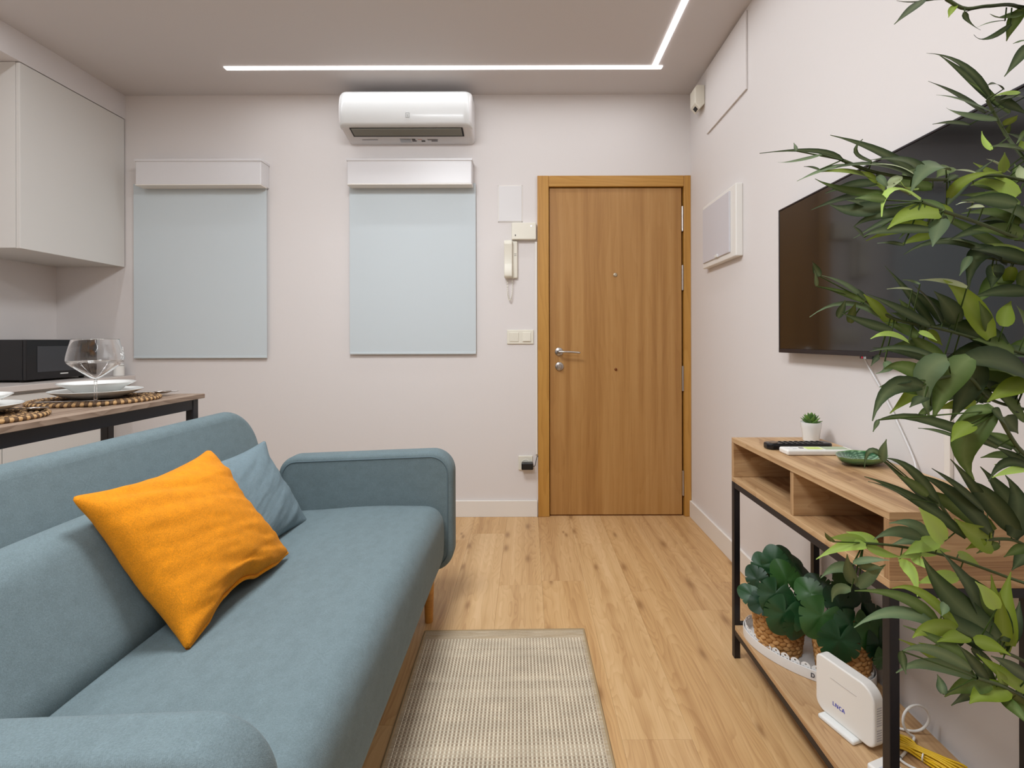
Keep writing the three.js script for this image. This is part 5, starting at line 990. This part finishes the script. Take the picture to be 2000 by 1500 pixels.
  [.566,.697,-.670,.574,.727,-.669,.557,.729,-.651,.552,.721,-.649,0.0152,4],
  [.685,.637,-.704,.712,.624,-.730,.661,.718,-.711,.581,.793,-.686,0.0284,0],
  [.697,.631,-.709,.741,.637,-.743,.693,.696,-.738,.658,.739,-.733,0.0380,1],
  [.694,.633,-.708,.737,.602,-.752,.720,.670,-.746,.717,.726,-.753,0.0192,2],
  [.648,.656,-.689,.684,.685,-.711,.659,.716,-.700,.648,.736,-.699,0.0153,1],
  [.695,.632,-.708,.726,.628,-.735,.750,.658,-.744,.759,.686,-.751,0.0143,0],
  [.611,.678,-.677,.630,.655,-.703,.605,.659,-.698,.592,.645,-.708,0.0137,0],
  [.629,.666,-.683,.656,.631,-.720,.677,.618,-.721,.684,.609,-.705,0.0192,0]]],
 [[[.862,.450,-.755],[.636,.628,-.639],[.562,.666,-.610]],[
  [.562,.666,-.610,.559,.673,-.613,.494,.718,-.607,.454,.710,-.592,0.0119,4],
  [.562,.666,-.610,.439,.724,-.571,.440,.710,-.572,.439,.701,-.565,0.0091,0],
  [.563,.666,-.610,.572,.658,-.620,.498,.697,-.613,.471,.663,-.623,0.0134,4],
  [.583,.655,-.619,.584,.655,-.619,.555,.690,-.607,.537,.709,-.609,0.0106,0],
  [.663,.607,-.654,.662,.624,-.645,.607,.659,-.631,.583,.681,-.633,0.0154,2],
  [.643,.622,-.643,.656,.644,-.639,.612,.678,-.618,.583,.691,-.613,0.0124,0],
  [.562,.666,-.610,.504,.659,-.591,.506,.669,-.595,.518,.666,-.616,0.0087,0],
  [.595,.649,-.623,.590,.650,-.619,.562,.654,-.624,.552,.616,-.645,0.0197,1],
  [.626,.633,-.635,.622,.635,-.631,.577,.640,-.622,.546,.639,-.602,0.0215,2],
  [.621,.635,-.633,.612,.627,-.629,.611,.628,-.607,.609,.619,-.591,0.0157,1],
  [.625,.633,-.635,.629,.632,-.639,.606,.656,-.625,.604,.665,-.628,0.0123,2],
  [.679,.594,-.663,.669,.597,-.655,.652,.615,-.651,.618,.638,-.631,0.0134,1],
  [.562,.666,-.610,.575,.646,-.641,.531,.680,-.640,.474,.707,-.622,0.0111,2],
  [.573,.661,-.614,.608,.651,-.647,.550,.692,-.645,.490,.716,-.636,0.0126,1],
  [.604,.644,-.627,.629,.613,-.657,.616,.648,-.650,.596,.677,-.644,0.0101,0],
  [.657,.611,-.651,.707,.594,-.691,.681,.621,-.683,.647,.645,-.668,0.0120,1],
  [.595,.649,-.623,.631,.630,-.659,.593,.625,-.649,.545,.618,-.627,0.0189,0],
  [.617,.637,-.632,.639,.619,-.655,.609,.624,-.647,.560,.636,-.618,0.0201,2],
  [.647,.619,-.645,.655,.592,-.665,.654,.603,-.642,.657,.602,-.626,0.0150,1],
  [.680,.593,-.663,.720,.566,-.701,.684,.603,-.674,.660,.626,-.659,0.0129,0]]]
];
{
  const TX = 0.845, TZ = -0.757;
  const plant = thing('bamboo_plant', 'tall leafy artificial bamboo standing in front of the console end', 'plant', [0, 0, 0]);
  mesh('pot', lathe([[0, 0], [0.088, 0], [0.09, 0.004], [0.112, 0.185], [0.118, 0.19], [0.118, 0.205], [0.108, 0.205], [0.102, 0.17], [0, 0.17]], 40).translate(TX, 0, TZ), material(0x17151a, 0.45), plant);
  mesh('soil', new THREE.CylinderGeometry(0.101, 0.101, 0.01, 32), material(0x2b2118, 0.95), plant, TX, 0.176, TZ);
  const cane = material(0x4c4a30, 0.55), caneDark = material(0x221e1c, 0.5);
  for (const [dx, dz, h, m] of [[0, 0, 1.78, cane], [0.03, 0.03, 1.7, cane], [-0.02, 0.035, 1.62, cane], [-0.085, 0.03, 0.488, caneDark]]) {
    const parts = [new THREE.CylinderGeometry(0.0085, 0.011, h - 0.17, 12).translate(TX + dx, 0.17 + (h - 0.17) / 2, TZ + dz)];
    for (let y = 0.4; y < h - 0.05; y += 0.19) parts.push(new THREE.CylinderGeometry(0.0118, 0.0118, 0.006, 12).translate(TX + dx, y, TZ + dz));
    mesh('cane', merge(parts), m, plant);
  }
  const TONES = [[35, 57, 22], [70, 94, 26], [124, 146, 34], [156, 184, 82], [92, 114, 80], [182, 194, 150]].map(([r, g, b]) => new THREE.Color().setRGB(r / 255, g / 255, b / 255, THREE.SRGBColorSpace));
  const leafMaterial = new THREE.MeshPhysicalMaterial({ vertexColors: true, roughness: 0.6, transmission: 0.22, specularIntensity: 0.45, thickness: 0, side: THREE.DoubleSide });
  const twig = material(0x3d4a22, 0.6);
  const r = randomFrom(909), V = (x, y, z) => new THREE.Vector3(x, y, z);
  function leafGeometry([fx, fy, fz, bx, by, bz, cx, cy, cz, tx, ty, tz, width, tone]) {
    const F = V(fx, fy, fz), B = V(bx, by, bz), C = V(cx, cy, cz), E = V(tx, ty, tz), n = 9, wide = Math.min(width, 0.3 * B.distanceTo(E)), pos = [], col = [], idx = [], at = V(), tan = V(), side = V(), nor = V();
    const face = V(-0.5 + (r() - 0.5) * 0.6, 0.45 + (r() - 0.5) * 0.7, 0.7 + (r() - 0.5) * 0.4).normalize(), dye = 0.86 + r() * 0.28, fold = 0.1 + r() * 0.2, base = TONES[tone], vein = base.clone().lerp(new THREE.Color(0.55, 0.6, 0.3), 0.16), rimC = base.clone().multiplyScalar(tone === 3 ? 1.15 : 0.9);
    for (let i = 0; i <= n; i++) {
      const t = i / n, q = 1 - t;
      at.set(0, 0, 0).addScaledVector(B, q * q).addScaledVector(C, 2 * q * t).addScaledVector(E, t * t);
      tan.copy(C).sub(B).multiplyScalar(q).addScaledVector(V().copy(E).sub(C), t).normalize();
      side.crossVectors(tan, face).normalize(); nor.crossVectors(side, tan).normalize();
      const w = Math.max(0.0006, wide * 0.62 * Math.pow(Math.sin(Math.PI * Math.pow(0.03 + t * 0.968, 0.62)), t > 0.35 ? 1.15 : 0.8));
      for (const s of [-1, 0, 1]) { pos.push(at.x + side.x * w * s + nor.x * w * fold * Math.abs(s), at.y + side.y * w * s + nor.y * w * fold * Math.abs(s), at.z + side.z * w * s + nor.z * w * fold * Math.abs(s)); const c = s ? rimC : vein; col.push(c.r * dye, c.g * dye, c.b * dye); }
    }
    for (let i = 0; i < n; i++) for (const k of [0, 1]) { const a = i * 3 + k; idx.push(a, a + 1, a + 4, a, a + 4, a + 3); }
    if (F.distanceTo(B) > 0.004) {                       // the stalk
      const o = pos.length / 3; side.subVectors(B, F).normalize(); nor.crossVectors(side, V(0, 0, 1)).normalize(); tan.crossVectors(side, nor);
      for (const P0 of [F, B]) for (let k = 0; k < 3; k++) { const a = k / 3 * 2 * Math.PI, c = Math.cos(a) * 0.0011, s = Math.sin(a) * 0.0011; pos.push(P0.x + nor.x * c + tan.x * s, P0.y + nor.y * c + tan.y * s, P0.z + nor.z * c + tan.z * s); col.push(TONES[1].r * 0.7, TONES[1].g * 0.7, TONES[1].b * 0.7); }
      for (let k = 0; k < 3; k++) { const j = (k + 1) % 3; idx.push(o + k, o + j, o + 3 + j, o + k, o + 3 + j, o + 3 + k); }
    }
    const g = new THREE.BufferGeometry(); g.setAttribute('position', new THREE.Float32BufferAttribute(pos, 3)); g.setAttribute('color', new THREE.Float32BufferAttribute(col, 3)); g.setIndex(idx); g.computeVertexNormals();
    return g;
  }
  const made = [];
  for (const [points, leaves] of BRANCHES) {
    const branch = mesh('branch', tube([[TX, points[0][1] - 0.05, TZ], ...points], 0.0024, 36, 6), twig, plant);
    for (const l of leaves) mesh('leaf', leafGeometry(l), leafMaterial, branch);
    made.push(branch);
  }
  // the same kind of branches on the side of the plant that faces into the room
  for (const [k, turn, rise] of [[8, 1.2, 0.2], [1, 1.45, -0.2], [7, 1.3, 0.3]]) {
    const c = made[k].clone(); const holder = c; holder.rotation.y = turn;
    const p = V(TX, 0, TZ).applyAxisAngle(V(0, 1, 0), turn); holder.position.set(TX - p.x, rise, TZ - p.z); plant.add(holder);
  }
}

scene.traverse((o) => { if (o.isMesh) { o.castShadow = true; o.receiveShadow = true; } });
renderer.render(scene, camera);
